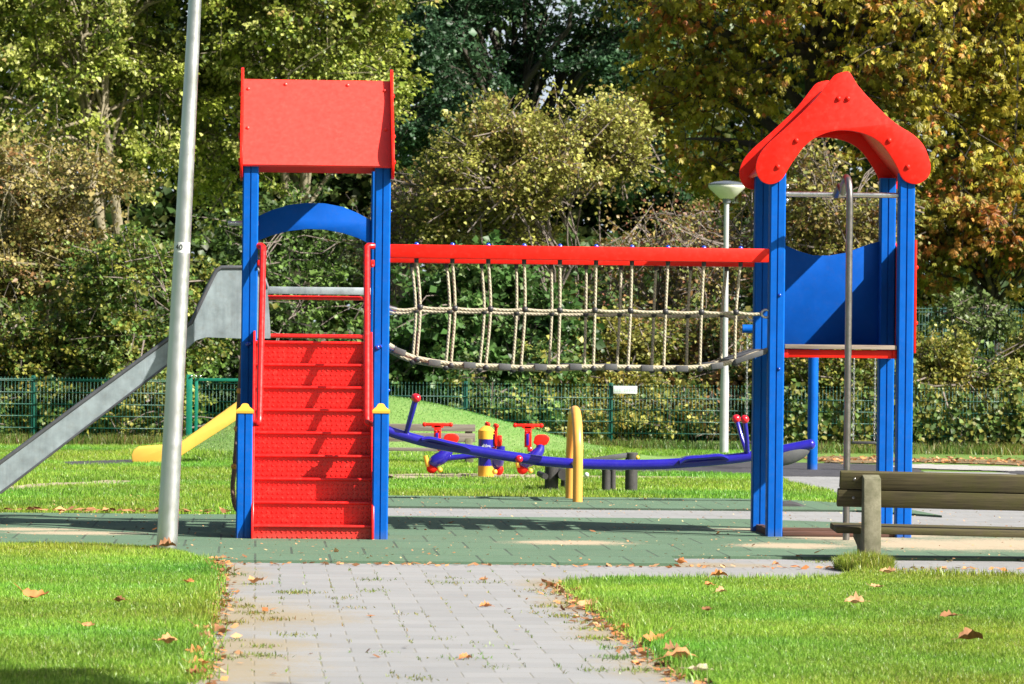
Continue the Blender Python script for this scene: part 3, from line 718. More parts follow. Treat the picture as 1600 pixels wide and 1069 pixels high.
# ================================================================== ground materials
def posxy(nt):
    g = N(nt, 'ShaderNodeNewGeometry'); s = N(nt, 'ShaderNodeSeparateXYZ'); nt.links.new(g.outputs['Position'], s.inputs[0]); return s.outputs, g.outputs['Position']
def patches(nt, ells, nscale=3.0, soft=0.5):
    """noisy real-place stains: list of (pixel x, pixel y, half width m, half depth m)"""
    (sx, sy, sz), pos = posxy(nt); acc = None
    for px, py, rx, ry in ells:
        c = G(px, py)
        dx = mathn(nt, 'MULTIPLY', mathn(nt, 'SUBTRACT', sx, c.x), 1 / rx); dy = mathn(nt, 'MULTIPLY', mathn(nt, 'SUBTRACT', sy, c.y), 1 / ry)
        d = mathn(nt, 'SQRT', mathn(nt, 'ADD', mathn(nt, 'MULTIPLY', dx, dx), mathn(nt, 'MULTIPLY', dy, dy)))
        v = mathn(nt, 'SUBTRACT', 1.35, d, True)
        acc = v if acc is None else mathn(nt, 'MAXIMUM', acc, v)
    n = noise(nt, nscale, 8, 0.7, pos)
    n2 = noise(nt, 70, 3, 0.6, pos)
    s = mathn(nt, 'ADD', mathn(nt, 'ADD', acc, mathn(nt, 'MULTIPLY', mathn(nt, 'SUBTRACT', n, .5), 1.3)), mathn(nt, 'MULTIPLY', mathn(nt, 'SUBTRACT', n2, .5), 1.9))
    return ramp(nt, s, [(0.45 - soft / 2 + .1, 0.0), (0.45 + soft / 2 + .1, 1.0)])

def soilgreen(name, a, b_, c_):
    m, nt, b = mk(name)
    c = ramp(nt, noise(nt, 1.3, 8, .7), [(0.32, a), (0.5, b_), (0.7, c_)])
    c = mix(nt, ramp(nt, noise(nt, 35, 5, .7), [(0.4, 0), (0.7, .5)]), c, a)
    nt.links.new(c, b.inputs['Base Color']); b.inputs['Roughness'].default_value = .95
    bump(nt, noise(nt, 60, 5), b, .6, .02); return m
LAWN = soilgreen('lawn_soil', (.07, .13, .018), (.11, .20, .025), (.15, .25, .04))
MOUND = soilgreen('mound_turf', (.115, .215, .045), (.14, .25, .055), (.19, .27, .085))

# pavers: 30 cm slabs in half bond, rows across the path
m, nt, b = mk('concrete_pavers')
g = N(nt, 'ShaderNodeNewGeometry')
bt = N(nt, 'ShaderNodeTexBrick'); bt.offset = .5; bt.squash = 1
bt.inputs['Scale'].default_value = 1; bt.inputs['Brick Width'].default_value = .305; bt.inputs['Row Height'].default_value = .305
bt.inputs['Mortar Size'].default_value = .0055; bt.inputs['Mortar Smooth'].default_value = .4; bt.inputs['Bias'].default_value = 0
bt.inputs['Color1'].default_value = (.198, .203, .207, 1); bt.inputs['Color2'].default_value = (.245, .250, .254, 1); bt.inputs['Mortar'].default_value = (.17, .165, .135, 1)
nt.links.new(g.outputs['Position'], bt.inputs['Vector'])
c = mix(nt, ramp(nt, noise(nt, 2.2, 8, .7), [(.35, 0.0), (.7, .35)]), bt.outputs['Color'], (.30, .30, .295))
c = mix(nt, ramp(nt, noise(nt, 130, 4, .7), [(.35, 0.0), (.75, .45)]), c, (.20, .20, .20))
c = mix(nt, ramp(nt, noise(nt, 9, 8, .75), [(.56, 0.0), (.75, .5)]), c, (.19, .18, .14))
dirt = patches(nt, [(340, 900, .3, 1.8), (330, 960, .55, 1.8), (390, 965, .6, .9), (320, 1040, .5, 1.8), (380, 1010, .4, .6), (930, 945, .35, 1.2), (1000, 990, .4, 1.2), (1080, 1045, .4, 1.2), (1080, 884, .7, .35), (880, 915, .3, .8)], 3.5, .7)
c = mix(nt, mathn(nt, 'MULTIPLY', dirt, .72), c, (.25, .195, .10))
nt.links.new(c, b.inputs['Base Color']); b.inputs['Roughness'].default_value = .85
h = mathn(nt, 'SUBTRACT', mathn(nt, 'MULTIPLY', noise(nt, 150, 3), .3), bt.outputs['Fac'])
bump(nt, h, b, .5, .005); PAVE = m

# green rubber tiles
m, nt, b = mk('green_rubber_tiles')
g = N(nt, 'ShaderNodeNewGeometry')
bt = N(nt, 'ShaderNodeTexBrick'); bt.offset = .5; bt.inputs['Scale'].default_value = 1
bt.inputs['Brick Width'].default_value = .5; bt.inputs['Row Height'].default_value = 1.0; bt.inputs['Mortar Size'].default_value = .009; bt.inputs['Mortar Smooth'].default_value = .2
bt.inputs['Color1'].default_value = (.058, .112, .062, 1); bt.inputs['Color2'].default_value = (.07, .132, .074, 1); bt.inputs['Mortar'].default_value = (.02, .03, .02, 1)
nt.links.new(g.outputs['Position'], bt.inputs['Vector'])
c = mix(nt, ramp(nt, noise(nt, 160, 3, .6), [(.4, 0), (.72, .5)]), bt.outputs['Color'], (.12, .20, .13))
c = mix(nt, ramp(nt, noise(nt, 1.8, 8, .7), [(.4, 0), (.75, .45)]), c, (.10, .17, .115))
lit = ramp(nt, noise(nt, 55, 6, .85), [(.66, 0), (.70, .8)])
c = mix(nt, lit, c, (.33, .30, .20))
sand = patches(nt, [(890, 853, .50, .42), (1330, 846, .55, .5), (1470, 856, .8, 1.1), (1600, 856, .9, 1.3), (1300, 838, .5, .6), (1400, 838, .6, 1.0), (120, 838, .55, .35), (40, 832, .5, .3), (1240, 858, .5, .5), (1180, 832, .5, .25)], 4, .5)
c = mix(nt, mathn(nt, 'MULTIPLY', sand, .7), c, (.48, .36, .25))
nt.links.new(c, b.inputs['Base Color']); b.inputs['Roughness'].default_value = .9
bump(nt, mathn(nt, 'SUBTRACT', mathn(nt, 'MULTIPLY', noise(nt, 260, 2), .5), bt.outputs['Fac']), b, .5, .006); MAT = m

def plain(name, lo, hi, sc, rough=.9):
    m, nt, b = mk(name)
    c = ramp(nt, noise(nt, sc, 8, .75), [(.35, lo), (.68, hi)])
    c = mix(nt, ramp(nt, noise(nt, 180, 3), [(.4, 0), (.75, .4)]), c, hi)
    nt.links.new(c, b.inputs['Base Color']); b.inputs['Roughness'].default_value = rough
    bump(nt, noise(nt, 120, 4), b, .5, .01); return m
BLACKR = plain('black_rubber_surface', (.022, .022, .028), (.06, .058, .066), 4)
DIRT = plain('sandy_dirt', (.22, .18, .11), (.42, .36, .25), 4)
LITTER = plain('brown_litter_soil', (.10, .075, .03), (.24, .17, .085), 9)
GREYP = plain('grey_path', (.27, .265, .255), (.38, .37, .35), 2)

def sheet(name, pts, z, mat, th=0.0, wob=0.0, sub=0.12, kind='structure', px=True):
    w = [G(x, y) for x, y in pts] if px else [Vector((x, y, 0)) for x, y in pts]
    out = []
    for a, b in zip(w, w[1:] + w[:1]):
        n = max(1, int((b - a).length / sub)) if wob else 1
        n = min(n, 200)
        for i in range(n):
            p = a.lerp(b, i / n)
            if wob and i: p = p + Vector((random.gauss(0, wob), random.gauss(0, wob * 1.6), 0))
            out.append((p.x, p.y, z))
    mb = MB()
    if th: mb.prism([(x, y, z - th) for x, y, _ in out], (0, 0, th))
    else: mb.add(out, [tuple(range(len(out)))])
    o = mb.build(name, mat, None, 30)
    if not th:
        if o.data.polygons[0].normal.z < 0: o.data.flip_normals()
    return tag(o, kind=kind)

mb = MB().add([(-400, -60, 0), (400, -60, 0), (400, 900, 0), (-400, 900, 0)], [(0, 1, 2, 3)])
tag(mb.build('lawn', LAWN, None), kind='structure')
Ym0, Ym1, Ym2, Ym3, Ym4 = 29.1, 30.15, 36.75, 39.0, 41.75
xl0 = G(327, 880).x; xstep = G(1058, 885).x; xm0 = G(600, 806).x
sheet('paved_path', [(-6.0, 10), (9.5, 10), (9.5, 31), (-6.0, 31)], .005, PAVE, px=False)
sheet('rubber_mat', [(-8, Ym0), (xstep, Ym0), (xstep + .05, Ym1), (9.5, Ym1), (9.5, 35.3), (G(1500, 826).x, 35.6), (G(1180, 820).x, Ym2), (-8, Ym2 + .1)], .024, MAT, th=.028, px=False)
sheet('rear_path', [(G(480, 806).x, Ym2 - .3), (9.5, 34.5), (9.5, 43.5), (G(1600, 742).x + .3, 52), (G(1224, 742).x, 52.5), (G(1230, 757).x, 47.8), (G(1290, 766).x, 45.8), (G(1330, 786).x, 42), (G(1330, 794).x, 40.4), (xm0 - .6, Ym3 + .3)], .006, PAVE, px=False)
sheet('rear_rubber_mat', [(xm0 - .7, Ym3), (G(1327, 798).x, Ym3), (G(1480, 812).x, 37.9), (G(1430, 803).x, 39.6), (G(1327, 791).x, 40.9), (G(1200, 784).x, Ym4), (xm0 - .7, Ym4)], .024, MAT, th=.028, px=False)
sheet('swing_surface', [(930, 741), (965, 732), (1000, 727), (1130, 722), (1290, 725), (1420, 728), (1445, 738), (1400, 746), (1230, 745.5), (1130, 742), (1050, 739)], .010, BLACKR, wob=.04)
sheet('swing_surface', [(1540, 733), (1700, 730), (1800, 742), (1600, 744)], .010, BLACKR, wob=.04)
sheet('far_path', [(1380, 731), (1440, 726.5), (1580, 731), (1900, 735), (1900, 742), (1500, 736)], .014, GREYP, wob=.05)
sheet('dirt_strip', [(604, 742), (700, 740.5), (800, 741), (900, 744), (1000, 745), (1105, 746), (1100, 750), (1000, 751.5), (900, 751), (800, 751), (700, 750), (604, 752)], .008, DIRT, wob=.05)
sheet('bare_patch', [(-40, 768), (20, 760), (60, 756.5), (120, 755), (170, 751.5), (212, 752.5), (200, 759), (160, 762), (100, 761.5), (50, 765), (0, 771), (-40, 774)], .008, DIRT, wob=.05)
sheet('slide_kerb', [(92, 725.5), (206, 722), (208, 728), (110, 729)], .03, BLACKR, th=.03)
sheet('litter_strip', [(1255, 716), (1300, 714), (1380, 715), (1440, 717.5), (1500, 719), (1560, 720), (1700, 722), (1800, 726), (1800, 735), (1600, 728), (1500, 725), (1420, 722), (1380, 725), (1290, 724)], .012, LITTER, wob=.08)
sheet('litter_strip', [(960, 717), (1010, 717), (1060, 719), (1060, 723), (1000, 724), (950, 728)], .012, LITTER, wob=.06)
LAWN_L = [(-300, 852), (-80, 857), (60, 857), (160, 858), (240, 863), (290, 870), (318, 882), (324, 898), (320, 922), (316, 950), (305, 985), (298, 1020), (290, 1069), (275, 1180), (-300, 1180)]
LAWN_R = [(898, 919), (915, 915), (960, 912), (1050, 914), (1150, 915), (1240, 917), (1290, 913), (1320, 904), (1350, 898), (1400, 906), (1470, 911), (1540, 910), (1620, 911), (1900, 916), (1900, 1180), (1215, 1180), (1110, 1069), (1065, 1030), (1012, 992), (968, 966), (933, 944)]
sheet('front_lawn', LAWN_L, .016, LAWN, th=.02, wob=.015)
sheet('front_lawn', LAWN_R, .016, LAWN, th=.02, wob=.015)

# grass mound
mc = P(520, 612, 57); MX = mc.x; MY = 57.0; MZ = mc.z
def mound_z(x, y):
    dx = (x - MX); rx = np.where(dx > 0, 4.9, 2.95); s = np.clip((dx + 1.4) / 1.5, 0, 1); s = s * s * (3 - 2 * s)
    ry = np.where(y < MY, 5.5 - 2.6 * s, 4.3)
    r = np.sqrt((dx / rx) ** 2 + ((y - MY) / ry) ** 2)
    return np.where(r < 1, MZ * (0.5 + 0.5 * np.cos(PI * np.clip(r, 0, 1))), 0)
gx = np.linspace(MX - 3.0, MX + 5.0, 90); gy = np.linspace(MY - 5.6, MY + 4.4, 90)
XX, YY = np.meshgrid(gx, gy); ZZ = mound_z(XX, YY) + rng.normal(0, .004, XX.shape) - .012
vv = np.stack([XX, YY, ZZ], -1).reshape(-1, 3); ii = np.arange(89)[:, None] * 90 + np.arange(89)[None, :]
ff = np.stack([ii, ii + 1, ii + 91, ii + 90], -1).reshape(-1, 4)
tag(nmesh('grass_mound', vv, ff, MOUND, None, None, (0, 0, 0), True), kind='structure')

# ================================================================== grass blades
def inpoly(x, y, poly):
    c = np.zeros(len(x), bool); n = len(poly)
    for i in range(n):
        x0, y0 = poly[i]; x1, y1 = poly[(i + 1) % n]
        if y0 == y1: continue
        k = ((y0 > y) != (y1 > y)) & (x < (x1 - x0) * (y - y0) / (y1 - y0) + x0); c ^= k
    return c
def lownoise(x, y, s, seed):
    r = np.random.default_rng(seed); z = np.zeros_like(x)
    for k in range(5):
        a = r.uniform(0, 2 * PI); f = s * 1.75 ** k; z += np.sin((x * math.cos(a) + y * math.sin(a)) * f + r.uniform(0, 6)) * np.sin((-x * math.sin(a) + y * math.cos(a)) * f * .8 + r.uniform(0, 6)) / 1.5 ** k
    return z / 2.0
GP = np.array([(.20, .355, .032), (.235, .39, .042), (.16, .30, .034), (.29, .42, .07), (.37, .39, .14), (.11, .21, .032)])
def blades(name, x, y, z, L, w, label=None, seg2=True, pal=GP, pw=(.3, .28, .18, .14, .05, .05), lean=.45, seed=1):
    n = len(x); r = np.random.default_rng(seed)
    a = r.uniform(0, 2 * PI, n); l = L * r.uniform(.55, 1.25, n) * (1 + .25 * lownoise(x, y, 2.2, 3)); ln = np.abs(r.normal(0, lean, n))
    b = r.uniform(0, 2 * PI, n); dx, dy = np.cos(b) * ln, np.sin(b) * ln; hz = 1 / np.sqrt(1 + ln ** 2)
    ca, sa = np.cos(a) * w * .5, np.sin(a) * w * .5; ww = r.uniform(.7, 1.3, n); ca *= ww; sa *= ww
    zz = np.broadcast_to(z, (n,))
    p0 = np.stack([x - ca, y - sa, zz], -1); p1 = np.stack([x + ca, y + sa, zz], -1)
    mx, my, mz = x + dx * l * .40 * hz, y + dy * l * .40 * hz, zz + l * .60 * hz
    p2 = np.stack([mx + ca * .75, my + sa * .75, mz], -1); p3 = np.stack([mx - ca * .75, my - sa * .75, mz], -1)
    p4 = np.stack([x + dx * l * 1.05 * hz, y + dy * l * 1.05 * hz, zz + l * hz], -1)
    v = np.stack([p0, p1, p2, p3, p4], 1).reshape(-1, 3); o = np.arange(n)[:, None] * 5
    f = np.concatenate([o + np.array([[0, 1, 2]]), o + np.array([[0, 2, 3]]), o + np.array([[3, 2, 4]])])
    ci = r.choice(len(pal), n, p=np.array(pw) / sum(pw)); tone = (1 + .30 * lownoise(x, y, 1.3, 9))[:, None]
    col = pal[ci] * r.uniform(.8, 1.2, (n, 1)) * tone; col[:, 0] *= 1 + .40 * lownoise(x, y, .9, 21)
    o_ = nmesh(name, v, f, GRASSM, np.repeat(col, 5, 0)); return tag(o_, label, 'grass', None, 'stuff')
def scatter(poly_px, n, ylim=None, wear=None, seed=0, dens=None):
    w = [(G(a, b).x, G(a, b).y) for a, b in poly_px]; r = np.random.default_rng(seed)
    xs = [p[0] for p in w]; ys = [p[1] for p in w]
    x = r.uniform(min(xs), max(xs), n * 4); y = r.uniform(max(min(ys), ylim[0]) if ylim else min(ys), min(max(ys), ylim[1]) if ylim else max(ys), n * 4)
    k = inpoly(x, y, w); return x[k][:n], y[k][:n]
def clip(x, y, margin=220):
    px, py = project(np.stack([x, y, np.zeros_like(x)], -1)); k = (px > -margin) & (px < W0 + margin) & (py < H0 + 90); return x[k], y[k]
for poly, n, sd, lab in ((LAWN_L, 350000, 4, 'short bright green lawn grass left of the paved path'), (LAWN_R, 560000, 5, 'short bright green lawn grass right of the paved path')):
    x, y = scatter(poly, n, (16.5, 34), seed=sd); x, y = clip(x, y)
    thin = lownoise(x, y, 1.7, 31) + rng.normal(0, .25, len(x)) > -1.0; x, y = x[thin], y[thin]
    blades('grass', x, y, .014, .037, .0052, lab, seed=sd, lean=.55)
# tuft at the bench foot and along edges
t = G(1352, 893); r = np.random.default_rng(8)
n = 4200; a = r.uniform(0, 2 * PI, n); q = np.sqrt(r.uniform(0, 1, n)); x = t.x + np.cos(a) * q * .19; y = t.y + .05 + np.sin(a) * q * .34
blades('grass_tuft', x, y, .01 + .055 * (1 - q ** 2) * .6 * (1 + .5 * np.sin(a * 3)), .085, .0055, 'taller grass tuft at the foot of the wooden bench', seed=6, lean=.9, pal=GP * .8)
edge = []
for (a, b), cnt in zip([((60, 862), (320, 882)), ((898, 919), (1300, 912)), ((1340, 899), (1640, 911)), ((898, 919), (1110, 1069)), ((323, 890), (292, 1069))], (2600, 2600, 1800, 6200, 5600)):
    A, B = G(*a), G(*b); s = r.uniform(0, 1, cnt); edge.append(np.stack([A.x + (B.x - A.x) * s + r.normal(0, .05, cnt), A.y + (B.y - A.y) * s + r.normal(0, .12, cnt)], -1))
e = np.concatenate(edge); blades('grass_edge', e[:, 0], e[:, 1], .008, .062, .006, 'ragged longer grass along the lawn edges', seed=7, lean=.7)
# weeds in the paving
jx, jy = [], []
spots = [(580, 925, 14), (460, 928, 30), (475, 928, 22), (580, 908, 14), (705, 905, 8), (695, 913, 16), (765, 912, 12), (540, 937, 8), (545, 952, 8), (640, 962, 6), (410, 1012, 22), (408, 1027, 28), (460, 995, 12), (365, 1003, 10), (600, 1022, 6),
         (840, 925, 14), (860, 950, 26), (885, 965, 40), (935, 1000, 55), (925, 985, 26), (912, 975, 20), (890, 945, 20), (965, 1030, 40), (960, 1015, 18), (870, 930, 18), (930, 1050, 18), (1000, 1050, 30), (985, 1000, 18), (905, 920, 14), (840, 960, 10), (760, 1010, 6), (700, 1000, 5),
         (650, 1062, 14), (735, 1030, 6), (380, 950, 34), (400, 960, 34), (430, 970, 24), (350, 940, 30), (360, 975, 40), (345, 1030, 24), (365, 900, 14), (400, 915, 10), (1085, 872, 16), (1280, 880, 14), (1265, 878, 8), (770, 1045, 6), (690, 1030, 6)]
for px, py, c in spots:
    q = G(px, py); jx.append(q.x + r.normal(0, .055, c * 4)); jy.append(q.y + r.normal(0, .08, c * 4))
for row in range(26):
    y = 18.3 + row * .305 * 1.3
    for _ in range(12):
        cx = round(r.uniform(-1.2, 2.2) / .1525) * .1525; jx.append(cx + r.normal(0, .006, 3)); jy.append(y + r.normal(0, .05, 3))
x, y = np.concatenate(jx), np.concatenate(jy)
blades('weeds', x, y, .004, .020, .006, 'sparse weeds growing in the joints of the paved path', seed=12, lean=1.6, pal=np.array([(.16, .23, .03), (.24, .25, .06), (.30, .24, .10), (.12, .2, .025)]), pw=(.35, .3, .2, .15))
# middle lawn
MID = [(-120, 806), (365, 806), (600, 806), (604, 778.5), (1200, 784), (1327, 791), (1300, 770), (1235, 757), (1215, 746), (1050, 740), (930, 742), (1000, 727), (1000, 712), (1250, 714), (1250, 703), (-120, 697)]
x, y = scatter(MID, 420000, seed=17); x, y = clip(x, y)
bare = np.zeros(len(x), bool)
for pl_ in ([(604, 742), (700, 740.5), (900, 744), (1105, 746), (1100, 750), (900, 751), (700, 750), (604, 752)], [(-40, 768), (60, 756.5), (170, 751.5), (212, 752.5), (200, 759), (100, 761.5), (0, 771), (-40, 774)], [(92, 725), (206, 722), (208, 728), (110, 729)]):
    bare |= inpoly(x, y, [(G(a, b).x, G(a, b).y) for a, b in pl_])
k = (~bare | (rng.uniform(0, 1, len(x)) < .05)) & (mound_z(x, y) < .12) & (rng.uniform(0, 1, len(x)) < np.clip(1.25 - (y - 38) / 60, .5, 1))
blades('middle_grass', x[k], y[k], .0 + mound_z(x[k], y[k]), .050, .0085, 'short sunlit lawn grass between the rubber mat and the green fence', seed=18)
# mound turf (thin, mown)
n = 90000; x = rng.uniform(MX - 2.9, MX + 4.8, n); y = rng.uniform(MY - 5.4, MY + 1, n); z = mound_z(x, y); k = z > .10
blades('mound_grass', x[k], y[k], z[k] - .008, .020, .007, 'short mown turf covering the mound', seed=19, pal=np.array([(.17, .32, .06), (.21, .36, .075), (.14, .27, .05), (.28, .34, .12)]), pw=(.35, .3, .25, .1), lean=1.8)
# rough grass at the fence foot
n = 42000; x = rng.uniform(-6, 14, n); y = 61.6 + rng.normal(0, .32, n)
k = lownoise(x, y * 0, .9, 77) + rng.normal(0, .5, n) > -.5
blades('rough_grass', x[k], y[k], 0, .15, .011, 'taller rough grass along the foot of the green fence', seed=20, pal=np.array([(.08, .16, .02), (.13, .2, .03), (.2, .2, .06), (.22, .16, .07)]), pw=(.4, .3, .2, .1), lean=.6)

# ================================================================== dry leaves
def dryleaf_mesh(seed, size):
    r = random.Random(seed); mb = MB(); n = 9; half = []
    prof = [.05, .42, .30, .62, .40, .55, .30, .22, .0]
    for i in range(n):
        t = i / (n - 1); half.append((t, prof[i] * .62 * r.uniform(.8, 1.15)))
    cx, cy, tw = r.uniform(.3, 1.0), r.uniform(-.4, 1.0), r.uniform(-.8, .8); ph = r.uniform(0, 6)
    def pt(u, v):
        return Vector(((u - .5) * size, v * size, size * (.05 + cx * abs(v) * 1.1 + cy * (u - .5) ** 2 + tw * v * (u - .5) + .07 * math.sin(u * 9 + ph) * math.cos(v * 11 + ph))))
    vs = []
    for t, h in half: vs += [pt(t, -h), pt(t, -h * .5), pt(t, 0), pt(t, h * .5), pt(t, h)]
    mn = min(v.z for v in vs); vs = [v - Vector((0, 0, mn)) for v in vs]
    fs = [(i * 5 + j, i * 5 + j + 1, i * 5 + 6 + j, i * 5 + 5 + j) for i in range(n - 1) for j in range(4)]
    mb.add(vs, fs); mb.tube([pt(-.3, .02) + Vector((0, 0, -mn)), pt(0, 0) + Vector((0, 0, -mn + .002))], size * .012, 5)
    return mb
def dleaf(px, py, size, label, col, rot=None, tilt=0.0, z=None, seed=0):
    q = G(px, py); nm = dryleaf_mesh(seed, size)
    o = nm.build('fallen_leaf', DRY, None, 60)
    a = o.data.color_attributes.new('Col', 'FLOAT_COLOR', 'POINT'); n = len(o.data.vertices)
    rr = np.random.default_rng(seed); c = np.ones((n, 4), dtype=np.float32); c[:, :3] = np.array(col) * rr.uniform(.75, 1.2, (n, 1)); a.data.foreach_set('color', c.ravel())
    o.location = (q.x, q.y, (z if z is not None else .008)); o.rotation_euler = (tilt, 0, rot if rot is not None else seed * 1.7)
    tag(o, label, 'leaf', 'dry leaves fallen on path and lawn'); return o
TAN = (.50, .25, .11); ORG_ = (.52, .21, .075); BRN = (.25, .12, .055); PAL_ = (.50, .29, .15)
LV = [(57, 951, .15, 'large tan dry leaf lying on the left lawn near the photo edge', ORG_, .05), (398, 914, .11, 'curled tan leaf on the paving in front of the stairs', TAN, 0),
      (345, 898, .13, 'flat brown leaf at the top left corner of the path', BRN, 0), (335, 878, .10, 'crumpled leaf beside the rubber mat corner by the left lawn', TAN, 0), (352, 877, .07, 'small dark leaf touching the front edge of the rubber mat', BRN, 0),
      (758, 950, .075, 'single orange leaf in the middle of the paved path', ORG_, 0), (728, 1032, .07, 'small reddish leaf low on the paved path', ORG_, 0), (755, 908, .06, 'thin leaf on the path near the rubber mat', TAN, 0),
      (1124, 917, .11, 'big curled orange leaf on the back edge of the right lawn', ORG_, .05), (1107, 930, .07, 'pale orange leaf in front of the big curled leaf', ORG_, .05), (1127, 941, .07, 'round tan leaf on the right lawn below the curled leaf', PAL_, .05),
      (1386, 913, .10, 'pale tan leaf lying beside the bench foot tuft', PAL_, .06), (1371, 933, .085, 'tan leaf just below the bench foot on the lawn', PAL_, .05), (1334, 960, .11, 'wide pale leaf in the middle of the right lawn', PAL_, .05),
      (1517, 1020, .13, 'dark curled leaf low in the right lawn', BRN, .05), (1482, 981, .10, 'thin brown leaf on the right lawn', BRN, .05), (1105, 971, .06, 'small brown leaf in the right lawn', BRN, .05),
      (918, 954, .12, 'flat tan leaf at the right edge of the path', PAL_, .01), (934, 949, .07, 'small orange leaf at the right path edge', ORG_, .02), (948, 967, .08, 'dark leaf tucked under the right lawn edge', BRN, .02),
      (976, 992, .09, 'orange leaf in the litter along the right lawn edge', ORG_, .02), (1018, 1014, .12, 'orange curled leaf on the slanting edge of the right lawn', ORG_, .02), (1064, 1044, .16, 'big tan leaf heap at the lower right path corner', TAN, .02),
      (1048, 1032, .11, 'brown leaf beside the big tan leaf', BRN, .02), (1095, 1062, .12, 'pale cream leaf at the bottom of the right path edge', (.6, .5, .36), .02), (904, 931, .09, 'tan leaf near the tip of the right lawn', TAN, .01),
      (318, 993, .10, 'tan leaf against the left lawn edge', TAN, .01), (320, 1004, .09, 'pale curled leaf on the left path edge', PAL_, .01), (345, 993, .11, 'dark flattened leaf beside the left path edge', BRN, .0),
      (300, 1032, .09, 'tan leaf half under the lower left lawn', ORG_, .02), (312, 1050, .10, 'big orange leaf at the lower left path edge', ORG_, .01), (305, 1064, .10, 'dark red leaf at the bottom left of the path', (.28, .10, .05), .01), (262, 1026, .10, 'tan leaf lying in the lower left lawn', TAN, .05),
      (245, 866, .10, 'crumpled tan leaf clump at the foot of the leaning pole', TAN, .03), (262, 868, .12, 'brown leaf leaning on the grey pole foot', BRN, .05), (185, 957, .07, 'dark small leaf in the left lawn', BRN, .05), (138, 996, .07, 'tan leaf in the left lawn below the large leaf', TAN, .05), (294, 926, .08, 'small orange leaf upright in the left lawn', ORG_, .05),
      (1064, 883, .09, 'orange scrap leaf by the notch of the rubber mat', ORG_, .0), (1212, 884, .06, 'orange leaf on the paving strip behind the right lawn', ORG_, .0)]
for i, (px, py, s, lab, col, z) in enumerate(LV): dleaf(px, py, s * 1.02, lab, col, random.uniform(-.7, .7) + (PI if i % 2 else 0), random.uniform(.05, .4) * (-1 if i % 2 else 1), z + s * .10, i + 1)
def litter(name, xs, ys, zs, size, pal, label, seed):
    r = np.random.default_rng(seed); n = len(xs); s = size * r.uniform(.4, 1.3, n); a = r.uniform(0, 2 * PI, n)
    u = np.stack([np.cos(a), np.sin(a), r.normal(0, .25, n)], -1) * s[:, None]; v = np.stack([-np.sin(a), np.cos(a), r.normal(0, .35, n)], -1) * s[:, None] * .6
    c = np.stack([xs, ys, zs + s * .25], -1); V = np.stack([c - u, c - v, c + u, c + v], 1).reshape(-1, 3)
    o = np.arange(n)[:, None] * 4; f = np.concatenate([o + np.array([[0, 1, 2]]), o + np.array([[0, 2, 3]])]); col = np.array(pal)[r.integers(0, len(pal), n)] * r.uniform(.6, 1.3, (n, 1))
    return tag(nmesh(name, V, f, DRY, np.repeat(col, 4, 0)), label, 'leaf litter', None, 'stuff')
lx_, ly_ = [], []
for a, b in (((330, 880), (292, 1069)), ((888, 914), (1108, 1069))):
    A, B = G(*a), G(*b); c = 950; s = r.uniform(0, 1, c); lx_.append(A.x + (B.x - A.x) * s + r.normal(.03 if a[0] < 500 else -.05, .07, c)); ly_.append(A.y + (B.y - A.y) * s + r.normal(0, .15, c))
lx_.append(r.uniform(-1.5, 4.5, 110)); ly_.append(r.uniform(18, 36, 110))
A = r.uniform(-4, 9, 500); lx_.append(A); ly_.append(Ym0 - .05 + np.abs(r.normal(0, .12, 500)) * -1)
x, y = np.concatenate(lx_), np.concatenate(ly_); litter('leaf_litter', x, y, np.where((y > Ym0) , .025, .008), .027, [TAN, ORG_, BRN, PAL_], 'scraps of dry leaf scattered over the paving and lawn edges', 3)
x = r.uniform(-4, 8, 2600); y = r.uniform(Ym0, 42, 2600); litter('leaf_crumbs', x, y, .025 + x * 0, .012, [PAL_, (.5, .42, .22), TAN], 'small leaf crumbs scattered over the green rubber mats', 4)
x = np.concatenate([G(0, 806).x + r.uniform(0, 2.6, 160)]); y = Ym2 + .15 + r.normal(0, .10, 160); litter('edge_litter', x, y, .04 + x * 0, .04, [TAN, BRN], 'dry leaves gathered along the back edge of the rubber mat', 5)
x = G(1255, 720).x + r.uniform(0, 5, 900); y = 57 + r.normal(0, .9, 900); litter('fence_litter', x, y, .02 + x * 0, .035, [TAN, BRN, PAL_, ORG_], 'brown leaf litter in front of the right part of the fence', 6)
# ================================================================== fences and gate
FY = 62.0
def boxes_np(c, d):
    c = np.asarray(c, float); d = np.asarray(d, float) / 2
    s = np.array([(x, y, z) for x in (-1, 1) for y in (-1, 1) for z in (-1, 1)], float)
    v = (c[:, None, :] + s[None] * d[:, None, :]).reshape(-1, 3)
    q = np.array([(0, 1, 3, 2), (4, 6, 7, 5), (0, 4, 5, 1), (2, 3, 7, 6), (0, 2, 6, 4), (1, 5, 7, 3)])
    return v, (np.arange(len(c))[:, None, None] * 8 + q[None]).reshape(-1, 4)
def wires(x0, x1, y, z0, z1, parent, mat, name='mesh_panel', vs=.05, hs=.165, w=.0062):
    xs = np.arange(x0, x1, vs); zs = np.arange(z0 + .03, z1 - .01, hs); zs = np.append(zs, z1 - .03)
    c = [(x, y, (z0 + z1) / 2) for x in xs] + [((x0 + x1) / 2, y - .007, z) for z in zs] + [((x0 + x1) / 2, y + .007, z) for z in zs]
    d = [(w, w, z1 - z0)] * len(xs) + [(x1 - x0, w * 1.1, w * 1.5)] * (2 * len(zs))
    v, f = boxes_np(c, d); return nmesh(name, v, f, mat, None, parent)
